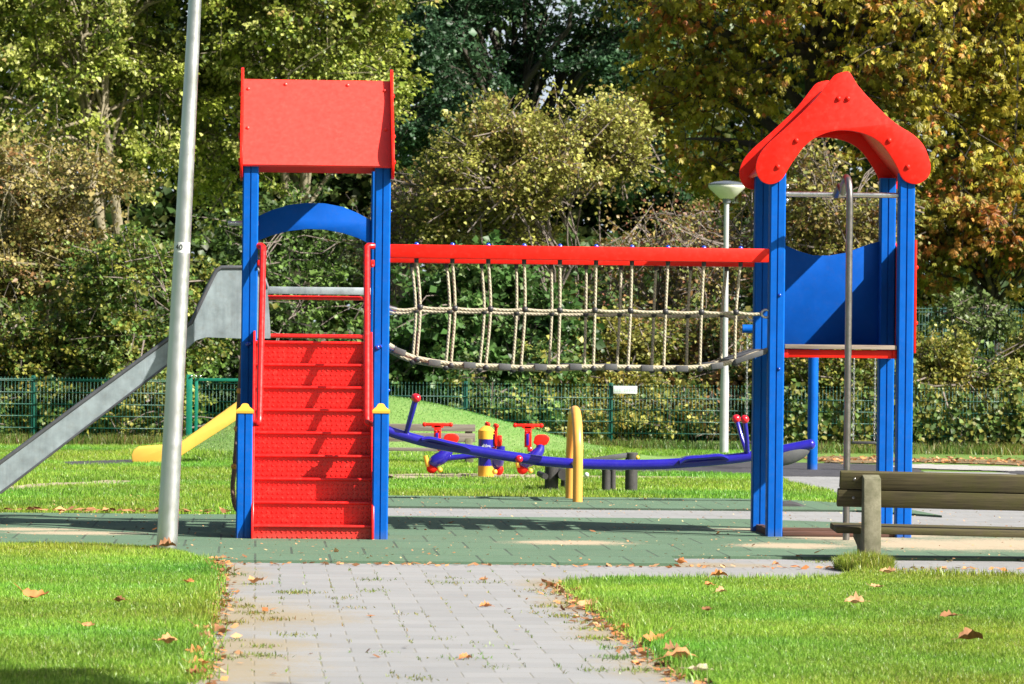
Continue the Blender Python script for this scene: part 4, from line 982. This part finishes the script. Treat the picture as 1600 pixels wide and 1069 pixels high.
def fence(name, xs, y, z1, label, mat, postw=.06, vs=.05, hs=.165, w=.0062):
    t = thing(name, (xs[0], y, 0), label, 'fence')
    for i, x in enumerate(xs):
        MB().box((x, y + .03, (z1 + .02) / 2 - .03), (postw, .05, z1 + .08)).build('post', mat, t, 35, .004)
        if i + 1 < len(xs): wires(x, xs[i + 1], y, .04, z1, t, mat, vs=vs, hs=hs, w=w)
    return t
fx = lambda px: P(px, 600, FY).x
PS = fx(955) - fx(728)
fence('mesh_fence', [fx(728) + PS * k for k in range(-1, 9)], FY, .925, 'long green wire mesh fence with a white sign behind the seesaw', FGREEN)
fence('mesh_fence', [fx(52) + PS * k for k in range(-5, 1)] + [fx(284)], FY, .945, 'green wire mesh fence beside the gate on the left, under the steel slide', FGREEN)
gt = thing('fence_gate', (fx(294), FY, 0), 'green mesh gate with thick square posts behind the yellow slide', 'gate')
for px in (296, 510): MB().box((fx(px), FY, .50), (.085, .085, 1.0)).build('gate_post', GATE, gt, 35, .006)
xg0, xg1 = fx(307), fx(500)
zg = .95
mb = MB()
for x in (xg0, xg1): mb.box((x, FY, zg / 2 + .03), (.045, .045, zg - .06))
for z in (zg - .02, .08): mb.box(((xg0 + xg1) / 2, FY, z), (xg1 - xg0 - .046, .042, .042))
lf = mb.build('gate_frame', GATE, gt, 35, .004); wires(xg0 + .03, xg1 - .03, FY, .1, zg - .04, lf, FGREEN, 'mesh_infill')
for px in (299, 306, 313): MB().sphere(P(px, 588, FY - .05), .018, 8, 6).build('hinge', SILV, gt)
# white sign with unreadable green lettering
a, b = P(958.5, 603, FY - .02), P(995.5, 615.5, FY - .02)
sg = thing('fence_sign', ((a.x + b.x) / 2, FY - .02, b.z), 'small white sign with faint green lettering on the mesh fence', 'sign')
MB().box(((a.x + b.x) / 2, FY - .02, (a.z + b.z) / 2), (b.x - a.x, .006, a.z - b.z)).build('sign_plate', WHITE, sg, 35, .002)
mb = MB(); w_ = b.x - a.x
for i, h in enumerate((1, .8, 1, 0, 1, .9, 1, .7, 1)):
    if h: mb.box((a.x + w_ * (.08 + i * .103), FY - .0245, (a.z * .5 + b.z * .5)), (w_ * .06, .002, (a.z - b.z) * .38 * h))
mb.build('faded_letters', SIGNG, sg)
# farther, taller fences
Y2 = 71.0
f2 = lambda px: P(px, 500, Y2).x
z2 = P(1500, 480, Y2).z; D2 = f2(1477) - f2(1230)
fence('tall_fence', [f2(1477) + D2 * k for k in range(-2, 5)], Y2, z2, 'taller dark green mesh fence half hidden by shrubs behind the pole tower', FDARK, .07, .05, .2, .006)
z3 = P(340, 541, 72).z; f3 = lambda px: P(px, 540, 72.0).x
FG2 = paint('grey_green_fence', (.045, .10, .10), .5, .15)
fence('far_fence', [f3(-80) + 1.9 * k for k in range(-2, 4)], 72.0, z3, 'dull grey green mesh fence behind the gate and bushes', FG2, .06, .05, .2, .006)
# ================================================================== trees and shrubs
def unit(a): return a / np.maximum(np.linalg.norm(a, axis=-1, keepdims=True), 1e-9)
def leafgeo(pos, axis, nrm, size, wid, col, fold=.18):
    """one folded leaf (two triangles) per position"""
    n = len(pos); axis = unit(axis); nrm = unit(nrm - axis * (nrm * axis).sum(-1, keepdims=True)); side = np.cross(axis, nrm)
    s = size[:, None]; w = (size * wid)[:, None]
    p0 = pos; p1 = pos + axis * s * .48 + side * w + nrm * s * fold; p2 = pos + axis * s; p3 = pos + axis * s * .48 - side * w + nrm * s * fold
    v = np.stack([p0, p1, p2, p3], 1).reshape(-1, 3); o = np.arange(n)[:, None] * 4
    f = np.stack([o + np.array([[0, 1, 2]]), o + np.array([[0, 2, 3]])], 1).reshape(-1, 3)
    return v, f, np.repeat(col, 4, 0)
def lobes_world(lobes):
    L = []
    for px, py, Y, rpx, rpz, ry in lobes:
        c = P(px, py, Y); k = F / (Y)
        L.append((np.array(c), np.array([rpx / k, ry, rpz / k])))
    return L
def clump_centres(L, n, r, shell=.35, zmin=.15):
    vol = np.array([l[1].prod() ** .72 for l in L]); p = vol / vol.sum(); ii = r.choice(len(L), n, p=p)
    C0 = np.array([l[0] for l in L])[ii]; R = np.array([l[1] for l in L])[ii]
    d = unit(r.normal(0, 1, (n, 3))); q = (shell + (1 - shell) * r.uniform(0, 1, n) ** .55)[:, None]
    c = C0 + d * R * q * np.exp(r.normal(0, .16, (n, 1))); k = c[:, 2] > zmin
    return c[k], d[k], ii[k]
def crown(parent, L, nc, per, cr, size, wid, pal, pw, seed, droop=.35, palmate=False, shell=.35, flat=.6, mat=None, name='crown', trunkpt=None, zmin=.15, hue=.25, gap=1.75, gapsize=.62, twigmat=None):
    r = np.random.default_rng(seed); cc, dd, ii = clump_centres(L, int(nc * gap), r, shell, zmin); tw = []
    q = cc / gapsize; ph = seed * 1.7; nz = np.sin(q[:, 0] * 2.1 + ph + 1.3 * np.sin(q[:, 2] * 1.7 + ph)) + np.sin(q[:, 2] * 2.4 - ph + 1.2 * np.sin(q[:, 1] * 1.9)) + np.sin(q[:, 1] * 2.0 + q[:, 0] * 1.1 + ph)
    keep = np.argsort(-(nz + r.normal(0, .35, len(nz))))[:nc]; cc, dd, ii = cc[keep], dd[keep], ii[keep]; nc = len(cc)
    pal = np.array(pal); pw = np.array(pw, float) / sum(pw)
    k = r.integers(int(per * .5), int(per * 1.5) + 1, nc); idx = np.repeat(np.arange(nc), k); n = len(idx)
    cd_ = unit(dd * .75 + r.normal(0, .55, (nc, 3)) * np.array([1, 1, .7]) + np.array([0, 0, .25 - droop * .6])); sc_ = np.exp(r.normal(0, .28, (nc, 1)))
    u_ = r.uniform(-1.15, 1.15, (n, 1)); wd_ = (.34 * (1.15 - .55 * np.maximum(u_, 0)))
    off = (cd_[idx] * u_ * 1.05 + r.normal(0, 1, (n, 3)) * wd_ * np.array([1, 1, flat])) * cr * sc_[idx]
    off[:, 2] -= droop * .22 * cr * np.maximum(u_[:, 0], 0) ** 2
    pos = cc[idx] + off; out = dd[idx]
    pos[:, 2] = np.maximum(pos[:, 2], .03)
    ci = np.where(r.uniform(0, 1, n) < .55, r.choice(len(pal), nc, p=pw)[idx], r.choice(len(pal), n, p=pw))
    col = pal[ci] * r.uniform(.72, 1.25, (n, 1)) * (r.uniform(1 - hue, 1 + hue, (nc, 1)))[idx]
    tw.append((cc - cd_ * cr * sc_ * 1.9, cc + cd_ * cr * sc_ * 1.0))
    axis = unit(r.normal(0, .75, (n, 3)) + unit(off) * .7 + out * .35 + np.array([0, 0, -droop]))
    nrm = unit(r.normal(0, .55, (n, 3)) + np.array([0, 0, .75]) + out * .55)
    sz = size * np.exp(r.normal(0, .26, n))
    if palmate:
        V, Fc, K = [], [], []; base = 0
        ax = unit(axis); nr = unit(nrm - ax * (nrm * ax).sum(-1, keepdims=True)); sd = np.cross(ax, nr)
        for a, s in ((-62, .66), (-32, .9), (0, 1), (32, .9), (62, .66)):
            t = math.radians(a); d = ax * math.cos(t) + sd * math.sin(t) - nr * .55
            v, f, c = leafgeo(pos, d, nr, sz * s, wid, col * r.uniform(.9, 1.1, (n, 1)), .10); V.append(v); Fc.append(f + base); K.append(c); base += len(v)
        v, f, c = np.concatenate(V), np.concatenate(Fc), np.concatenate(K)
    else: v, f, c = leafgeo(pos, axis, nrm, sz, wid, col)
    nmesh(name, v, f, mat or LEAF, c, parent)
    if parent is not None:
        a, b = tw[0]; d = unit(b - a); s1 = unit(np.cross(d, np.array([.3, .2, 1.0]))); s2 = np.cross(d, s1); rr = TWR * r.uniform(.6, 1.5, (nc, 1)); m_ = (a + b) / 2 + r.normal(0, .06, (nc, 3)) * cr * 3
        ring = lambda p, q: [p + s1 * rr * q, p - s1 * rr * q * .5 + s2 * rr * q * .87, p - s1 * rr * q * .5 - s2 * rr * q * .87]
        v = np.stack(ring(a, 1.5) + ring(m_, 1.0) + ring(b, .35), 1).reshape(-1, 3); o = np.arange(nc)[:, None] * 9
        f = np.concatenate([o + np.array([[k_ * 3 + j, k_ * 3 + (j + 1) % 3, k_ * 3 + 3 + (j + 1) % 3, k_ * 3 + 3 + j]]) for k_ in range(2) for j in range(3)])
        TW.append((v, f))
    return cc
TWR = .0085; TW = []
def limb(mb, a, b, r0, r1, r, k=5, sag=.12, n=7):
    a, b = np.array(a), np.array(b); l = np.linalg.norm(b - a); pts = []; w1, w2 = r.normal(0, sag * l, 3), r.normal(0, sag * l, 3)
    for i in range(k + 1):
        t = i / k; p = a + (b - a) * t + w1 * math.sin(PI * t) * .5 + w2 * math.sin(2 * PI * t) * .35; p[2] += .10 * l * math.sin(PI * t); pts.append(p)
    mb.tube(pts, [r0 + (r1 - r0) * i / k for i in range(k + 1)], n, False); return pts
def tree(name, label, cat, base_px, Y, lobes, trunk_r, bark, cr_args, seed, stems=1, limbs=14, twigs=40, top_frac=.55, group=None, twig_r=.012, lean=0):
    r = np.random.default_rng(seed + 100); L = lobes_world(lobes); b = P(base_px, 700, Y); b = np.array([b.x, Y, 0.0])
    t = thing(name, tuple(b), label, cat, group); mb = MB()
    cc = crown(t, L, seed=seed, **cr_args); top = np.mean([l[0] for l in L], 0); zt = max(l[0][2] + l[1][2] * .5 for l in L)
    tips = []
    for s in range(stems):
        bb = b + np.array([r.normal(0, .14 * (stems > 1)), r.normal(0, .14 * (stems > 1)), -.1]); e = np.array([b[0] * .6 + top[0] * .4 + r.normal(0, .45 if stems > 1 else .15) + lean, Y + r.normal(0, .3), zt * top_frac * r.uniform(.8, 1.1)])
        tips.append(limb(mb, bb, e, trunk_r / stems ** .5, trunk_r * .5 / stems ** .5, r, 7, .035, 9))
    ch = r.choice(len(cc), min(limbs, len(cc)), replace=False); ends = []
    for j in ch:
        tr = tips[r.integers(len(tips))]; s = tr[r.integers(len(tr) // 2, len(tr))]
        ends.append(limb(mb, s, cc[j], trunk_r * .38 / stems ** .5, twig_r * 1.5, r, 6, .08, 6))
    for j in r.choice(len(cc), min(twigs, len(cc)), replace=False):
        d = [np.linalg.norm(e[-2] - cc[j]) for e in ends] if ends else [0]
        e = ends[int(np.argmin(d))] if ends else tips[r.integers(len(tips))]; limb(mb, e[r.integers(2, len(e))], cc[j], twig_r * 1.6, twig_r * .5, r, 4, .10, 5)
    v_, f_ = TW.pop(); mb.add(v_, f_)
    mb.build('trunk' if trunk_r > .05 else 'stems', bark, t, 80); return t

SYC = [(.27, .32, .045), (.35, .39, .075), (.18, .24, .035), (.46, .48, .14), (.10, .15, .02), (.32, .25, .08)]
SW = (.30, .24, .2, .14, .1, .05)
OAK = [(.036, .088, .036), (.05, .112, .05), (.026, .065, .028), (.075, .145, .066)]
CHE = [(.38, .33, .03), (.46, .39, .05), (.28, .265, .028), (.44, .22, .035), (.46, .15, .035), (.17, .195, .022)]
CW = (.32, .26, .2, .12, .05, .08)
HAW = [(.33, .33, .07), (.40, .39, .10), (.24, .25, .045), (.28, .20, .07)]
BRO = [(.28, .225, .065), (.34, .28, .10), (.21, .19, .05), (.27, .15, .06), (.17, .20, .05)]
GRE = [(.105, .19, .035), (.14, .235, .048), (.075, .145, .028), (.19, .27, .065), (.27, .27, .055)]
LUS = [(.058, .135, .03), (.085, .175, .042), (.042, .098, .023), (.135, .21, .055)]
YEG = [(.19, .205, .035), (.24, .24, .042), (.125, .165, .027), (.31, .25, .05), (.095, .15, .032)]
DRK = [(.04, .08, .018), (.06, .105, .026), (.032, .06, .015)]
ca = lambda nc, per, cr, size, wid, pal, pw=None, **k: dict(nc=nc, per=per, cr=cr, size=size, wid=wid, pal=pal, pw=pw or [1] * len(pal), **k)

tree('sycamore_tree', 'tall yellow green tree with pale forked stems behind the leaning pole', 'tree', 165, 80,
     [(60, 120, 80, 150, 150, 2.2), (160, -60, 80, 190, 140, 2.2), (225, 170, 81, 120, 150, 1.8), (-60, -40, 80, 130, 170, 2), (300, -110, 80.5, 130, 110, 1.8), (300, 120, 82, 60, 80, 1.2)],
     .24, BARKP, ca(640, 84, .36, .082, .42, SYC, SW, droop=.5), 21, stems=4, limbs=34, twigs=110, top_frac=.75)
tree('sycamore_tree', 'yellow green tree with arching bare branches behind the red saddle roof', 'tree', 470, 82,
     [(440, 40, 81, 150, 130, 2), (360, 200, 82, 110, 130, 1.5), (520, -70, 81, 150, 120, 2), (350, -90, 81, 120, 100, 2), (560, 120, 82, 80, 110, 1.4)],
     .22, BARKP, ca(550, 84, .36, .082, .42, SYC, SW, droop=.5), 22, stems=3, limbs=34, twigs=110, top_frac=.7)
tree('oak_tree', 'dark blue green oak with sky showing through behind the rope bridge', 'tree', 770, 90,
     [(660, 60, 89, 85, 90, 2), (640, 215, 89, 75, 80, 1.6), (745, 150, 88, 70, 62, 1.5), (830, 60, 90, 62, 50, 1.2), (760, 10, 90, 70, 60, 1.6), (945, 130, 89, 75, 80, 1.8), (985, 30, 89, 80, 80, 1.8), (860, -60, 90, 130, 70, 1.8), (880, 205, 90, 110, 38, 1.2), (680, -70, 90, 130, 80, 2), (1010, 230, 90, 75, 80, 1.6), (820, 118, 90.5, 55, 34, .9)],
     .30, BARKD, ca(720, 88, .30, .075, .55, OAK, (.4, .3, .2, .12), droop=.2, flat=.5), 23, limbs=34, twigs=90, top_frac=.62)
tree('chestnut_tree', 'big chestnut with drooping yellow and rust leaves behind the pole tower', 'tree', 1262, 77,
     [(1450, 60, 75, 170, 130, 2.4), (1560, 220, 75, 140, 130, 2.2), (1300, 30, 76, 130, 110, 2), (1420, 200, 75, 130, 110, 1.8), (1120, 30, 77, 120, 100, 2), (1110, 190, 78, 110, 100, 1.5), (1250, -130, 76, 200, 90, 2.4), (1560, -90, 75, 180, 110, 2.4), (1660, 60, 75, 120, 160, 2.2), (1060, -60, 78, 120, 80, 2), (1150, 265, 76.5, 80, 45, 1.1), (1040, 150, 79, 70, 120, 1.2)],
     .34, BARKD, ca(1080, 34, .38, .108, .165, CHE, CW, droop=.95, palmate=True, flat=.5, shell=.4), 24, limbs=40, twigs=120, top_frac=.7)
tree('chestnut_tree', 'lower rust orange chestnut branches on the right above the tall fence', 'tree', 1560, 74.5,
     [(1520, 330, 74, 90, 60, 1.2), (1610, 370, 74, 80, 80, 1.2), (1460, 390, 74.5, 50, 50, .9), (1600, 440, 75, 50, 34, .8)],
     .14, BARKD, ca(170, 32, .34, .105, .165, [(.38, .19, .035), (.40, .14, .03), (.30, .25, .03), (.22, .22, .03)], (.22, .14, .36, .28), droop=.7, palmate=True, flat=.5), 25, limbs=16, twigs=40, top_frac=.7)
tree('hawthorn_tree', 'rounded olive yellow hawthorn with thin bare stems behind the rope bridge', 'tree', 850, 71,
     [(775, 205, 70.5, 50, 32, .9), (740, 245, 70.3, 55, 36, .9), (820, 240, 70.2, 50, 34, .8), (890, 215, 70.5, 60, 34, .9), (955, 205, 70.8, 48, 32, .8), (975, 250, 70.6, 32, 26, .6), (910, 265, 70.2, 66, 30, .8), (700, 290, 70.6, 40, 30, .7), (770, 300, 70.2, 70, 32, .9), (850, 305, 70.4, 60, 24, .7), (680, 355, 71, 50, 32, .8), (790, 365, 71, 80, 26, .8)],
     .10, TWIG, ca(470, 66, .34, .056, .5, HAW, (.35, .3, .2, .15), droop=.05, flat=.6, shell=.1, gap=2.1, gapsize=.45), 26, stems=6, limbs=34, twigs=130, top_frac=.7, twig_r=.010)
tree('hawthorn_tree', 'brownish olive hawthorn with fine leaves at the left photo edge', 'tree', 70, 70,
     [(60, 280, 69.5, 115, 55, 1.4), (-20, 340, 70, 90, 80, 1.4), (110, 350, 69.5, 75, 60, 1.2), (30, 420, 69.5, 110, 70, 1.2), (-40, 480, 70, 80, 80, 1.2)],
     .09, BARKP, ca(400, 56, .28, .06, .5, BRO, (.3, .25, .2, .1, .15), droop=.1), 27, stems=5, limbs=24, twigs=110, top_frac=.7, twig_r=.010)
tree('twiggy_shrub', 'bare reddish brown twiggy shrub beside the cone shaded lamp', 'shrub', 1080, 71,
     [(1060, 380, 70.5, 90, 60, 1.2), (1140, 350, 71, 60, 60, 1), (980, 400, 71, 60, 60, 1), (1000, 480, 71, 110, 60, 1), (1110, 450, 70.5, 80, 50, .9)],
     .06, TWIG, ca(300, 26, .28, .05, .5, BRO + [(.20, .08, .05)], None, droop=.1), 28, stems=7, limbs=60, twigs=300, top_frac=.65, twig_r=.008)
tree('twiggy_shrub', 'brown leaved shrub with a pale stem seen through the pole tower', 'shrub', 1310, 70,
     [(1290, 290, 70, 70, 60, 1.1), (1370, 330, 70.5, 60, 80, 1.0), (1260, 370, 70, 60, 50, .9), (1330, 400, 70, 90, 50, 1.0)],
     .06, TWIG, ca(260, 40, .28, .06, .5, BRO + HAW[:2], None, droop=.1), 29, stems=4, limbs=40, twigs=170, top_frac=.75, twig_r=.008)
tree('twiggy_shrub', 'grey leafless shrub between the saddle roof post and the hawthorn', 'shrub', 640, 72,
     [(640, 320, 72, 60, 60, 1), (580, 380, 72, 60, 60, 1), (660, 400, 72, 60, 40, .8)],
     .05, TWIG, ca(160, 14, .25, .05, .5, BRO, None, droop=.1), 30, stems=5, limbs=40, twigs=160, top_frac=.7, twig_r=.008)
# shrubs just behind the fence
def shrub(label, base, Y, lobes, args, seed, limbs=8, twigs=40, stems=4, bk=TWIG, name='shrub'):
    return tree(name, label, 'shrub', base, Y, lobes, .045, bk, args, seed, stems=stems, limbs=limbs, twigs=twigs, top_frac=.5, twig_r=.007, group='shrubs behind the mesh fence')
shrub('green leafy shrub above the steel slide beside the leaning pole', 210, 65.5, [(200, 440, 65.5, 90, 80, 1.0), (270, 520, 65.3, 80, 80, .9), (160, 540, 65.5, 80, 80, .9), (240, 610, 65, 90, 70, .8), (330, 470, 66, 60, 60, .8)], ca(369, 78, .25, 0.060, .5, GRE + YEG[:3], None, droop=.4), 31)
shrub('yellow green shrub at the left photo edge behind the fence', 40, 66, [(30, 540, 66, 110, 80, 1), (90, 610, 65.5, 100, 60, .8), (-40, 620, 65.5, 90, 80, .8)], ca(268, 72, .25, 0.059, .5, YEG + GRE, None, droop=.3), 32)
shrub('yellow leaved bush poking through the fence left of the yellow slide', 235, 63.0, [(215, 615, 63, 38, 38, .35), (250, 655, 63, 36, 36, .3), (190, 670, 62.9, 40, 24, .3)], ca(78, 49, .16, 0.055, .5, [(.24, .23, .04), (.18, .20, .04), (.11, .16, .03)], None, droop=.3), 33, 6, 18)
shrub('dark undergrowth seen between the steel slide and stairs', 400, 68, [(340, 560, 69, 110, 80, .8), (450, 480, 69, 100, 90, .8), (520, 560, 69, 90, 100, .8), (440, 380, 74, 140, 60, 1)], ca(336, 67, .28, 0.071, .5, DRK + GRE[:2], None, droop=.3), 34)
shrub('lush green maple shrub behind the left half of the rope bridge', 690, 66, [(680, 510, 65.8, 80, 75, .9), (760, 470, 66, 80, 70, .9), (830, 520, 65.5, 80, 70, .9), (720, 600, 65.2, 70, 60, .7), (640, 590, 66, 60, 70, .8)], ca(369, 65, .27, 0.092, .5, LUS, None, droop=.45), 35)
shrub('green shrub trailing over the fence behind the red handlebars', 770, 63.4, [(760, 610, 63.3, 45, 55, .45), (740, 660, 63.2, 38, 36, .35), (825, 640, 63.4, 45, 50, .45), (860, 590, 64, 60, 50, .6)], ca(168, 54, .2, 0.071, .5, LUS + GRE[3:], None, droop=.6), 36, 6, 24)
shrub('olive shrub behind the white sign and orange hoop', 950, 65.5, [(900, 580, 65.5, 70, 60, .8), (980, 560, 66, 80, 60, .8), (1000, 640, 65, 80, 55, .7), (930, 660, 64.6, 60, 40, .6)], ca(291, 65, .24, 0.055, .5, YEG + HAW[:2], None, droop=.3), 37)
shrub('dark olive shrub behind the street lamp pole', 1090, 66.5, [(1060, 530, 67, 90, 60, .8), (1130, 570, 66, 70, 80, .8), (1100, 650, 65.3, 90, 55, .6)], ca(230, 52, .25, 0.063, .5, DRK + BRO[2:] + BRO[2:4], None, droop=.3), 38, 30, 140)
shrub('yellow green shrub seen below the pole tower deck', 1290, 65, [(1240, 600, 65, 70, 60, .8), (1320, 590, 65, 70, 60, .8), (1370, 650, 64.6, 70, 50, .6), (1270, 670, 64.4, 80, 35, .5)], ca(302, 67, .23, 0.055, .5, YEG, None, droop=.35), 39)
shrub('broad yellow olive shrub mounding over the fence on the right', 1500, 65.5, [(1470, 575, 65.5, 60, 36, .8), (1545, 590, 65.5, 80, 40, .8), (1640, 560, 66, 50, 60, .8), (1500, 615, 65, 90, 34, .7), (1425, 600, 65, 40, 44, .6)], ca(369, 67, .22, 0.055, .5, YEG + HAW[:2], None, droop=.3), 40)
shrub('young pale green sapling in front of the tall fence', 1500, 68.5, [(1498, 485, 68.5, 22, 28, .25), (1510, 515, 68.5, 28, 22, .25), (1560, 500, 68.5, 36, 24, .3)], ca(38, 44, .18, 0.071, .4, [(.12, .18, .05), (.16, .21, .07)], None, droop=.3), 41, 4, 10, 1)
# ivy climbing the right part of the fence
r = np.random.default_rng(55); iv = thing('ivy', (P(1500, 690, 62.1).x, 62.1, 0), 'green ivy strands climbing the right part of the mesh fence', 'ivy')
V, Fc, K = [], [], []; base = 0; mb = MB()
for s in range(85):
    x = P(r.uniform(1175, 1680), 690, 62.1).x; h = r.uniform(.35, 1.05); n = int(80 * h); z = np.sort(r.uniform(0.02, h, n)); xx = x + .06 * np.sin(z * 7 + s) + r.normal(0, .045, n)
    p = np.stack([xx, 62.05 + r.normal(0, .07, n), z], -1); c = np.array(GRE + YEG[:2])[r.integers(0, 7, n)] * .8 * r.uniform(.7, 1.2, (n, 1))
    v, f, k_ = leafgeo(p, r.normal(0, .6, (n, 3)) + np.array([0, -.2, -.6]), r.normal(0, .4, (n, 3)) + np.array([0, -.8, .4]), r.uniform(.05, .10, n), .5, c); V.append(v); Fc.append(f + base); K.append(k_); base += len(v)
    mb.tube([(x + .06 * math.sin(q * 7 + s), 62.10, q) for q in np.linspace(-.02, h, 6)], .006, 5, False)
nmesh('leaves', np.concatenate(V), np.concatenate(Fc), LEAF, np.concatenate(K), iv); mb.build('stems', TWIG, iv, 80)
# low undergrowth that closes the view below the shrubs, and the wood behind
def mass(name, label, lobes, args, seed):
    r = np.random.default_rng(seed); t = bpy.data.objects.new('tmp', None); ORG['tmp'] = Vector((0, 0, 0)); L = lobes_world(lobes)
    crown(None, L, seed=seed, name=name, **args); o = [q for q in C.objects if q.name.startswith(name)][-1]; return tag(o, label, 'undergrowth', None, 'stuff')
mass('undergrowth', 'dark green undergrowth filling the gaps behind the fence shrubs', [(x, 640, 68.5 + (i % 3) * .8, 110, 75 + 20 * (i % 2), .8) for i, x in enumerate(range(-520, 2180, 120))], ca(1400, 46, .32, .10, .5, DRK + GRE[:2], None, droop=.3, zmin=0), 61)
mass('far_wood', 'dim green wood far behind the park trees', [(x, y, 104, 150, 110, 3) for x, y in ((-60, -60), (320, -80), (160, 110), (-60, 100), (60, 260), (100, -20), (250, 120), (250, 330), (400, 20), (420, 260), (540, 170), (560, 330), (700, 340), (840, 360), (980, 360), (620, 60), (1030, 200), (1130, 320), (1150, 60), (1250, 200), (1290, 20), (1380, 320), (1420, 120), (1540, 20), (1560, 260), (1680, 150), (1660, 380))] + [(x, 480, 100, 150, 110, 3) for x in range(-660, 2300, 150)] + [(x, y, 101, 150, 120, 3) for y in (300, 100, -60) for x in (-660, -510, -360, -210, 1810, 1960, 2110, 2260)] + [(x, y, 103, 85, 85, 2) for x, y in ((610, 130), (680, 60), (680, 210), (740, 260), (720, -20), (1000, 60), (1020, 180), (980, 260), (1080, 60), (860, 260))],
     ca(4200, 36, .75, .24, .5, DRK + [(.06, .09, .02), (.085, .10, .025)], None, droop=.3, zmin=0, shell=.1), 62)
# a park tree standing right of the viewer: only its shadow reaches the picture
def near_tree():
    r = np.random.default_rng(90); t = thing('shade_tree', (7.6, 12.2, 0), 'park tree to the right of the path whose crown shades the lawn corner', 'tree'); mb = MB()
    L = [(np.array(c, float), np.array(s, float)) for c, s in (((6.6, 12.6, 7.6), (1.6, 1.3, 1.0)), ((5.4, 13.5, 7.2), (1.1, .9, .7)), ((7.9, 11.6, 7.4), (1.5, 1.3, 1.0)))]
    cc = crown(t, L, 170, 34, .4, .14, .5, GRE, None, 90) if False else crown(t, L, 170, 34, .4, .14, .5, GRE, [1] * len(GRE), 90)
    tr = limb(mb, (7.6, 12.2, -.1), (7.2, 12.3, 6.6), .2, .09, r, 6, .03, 10)
    for j in r.choice(len(cc), 26, replace=False): limb(mb, tr[r.integers(3, 7)], cc[j], .05, .01, r, 4, .08, 6)
    TW.pop(); mb.build('trunk', BARKD, t, 80)
near_tree()
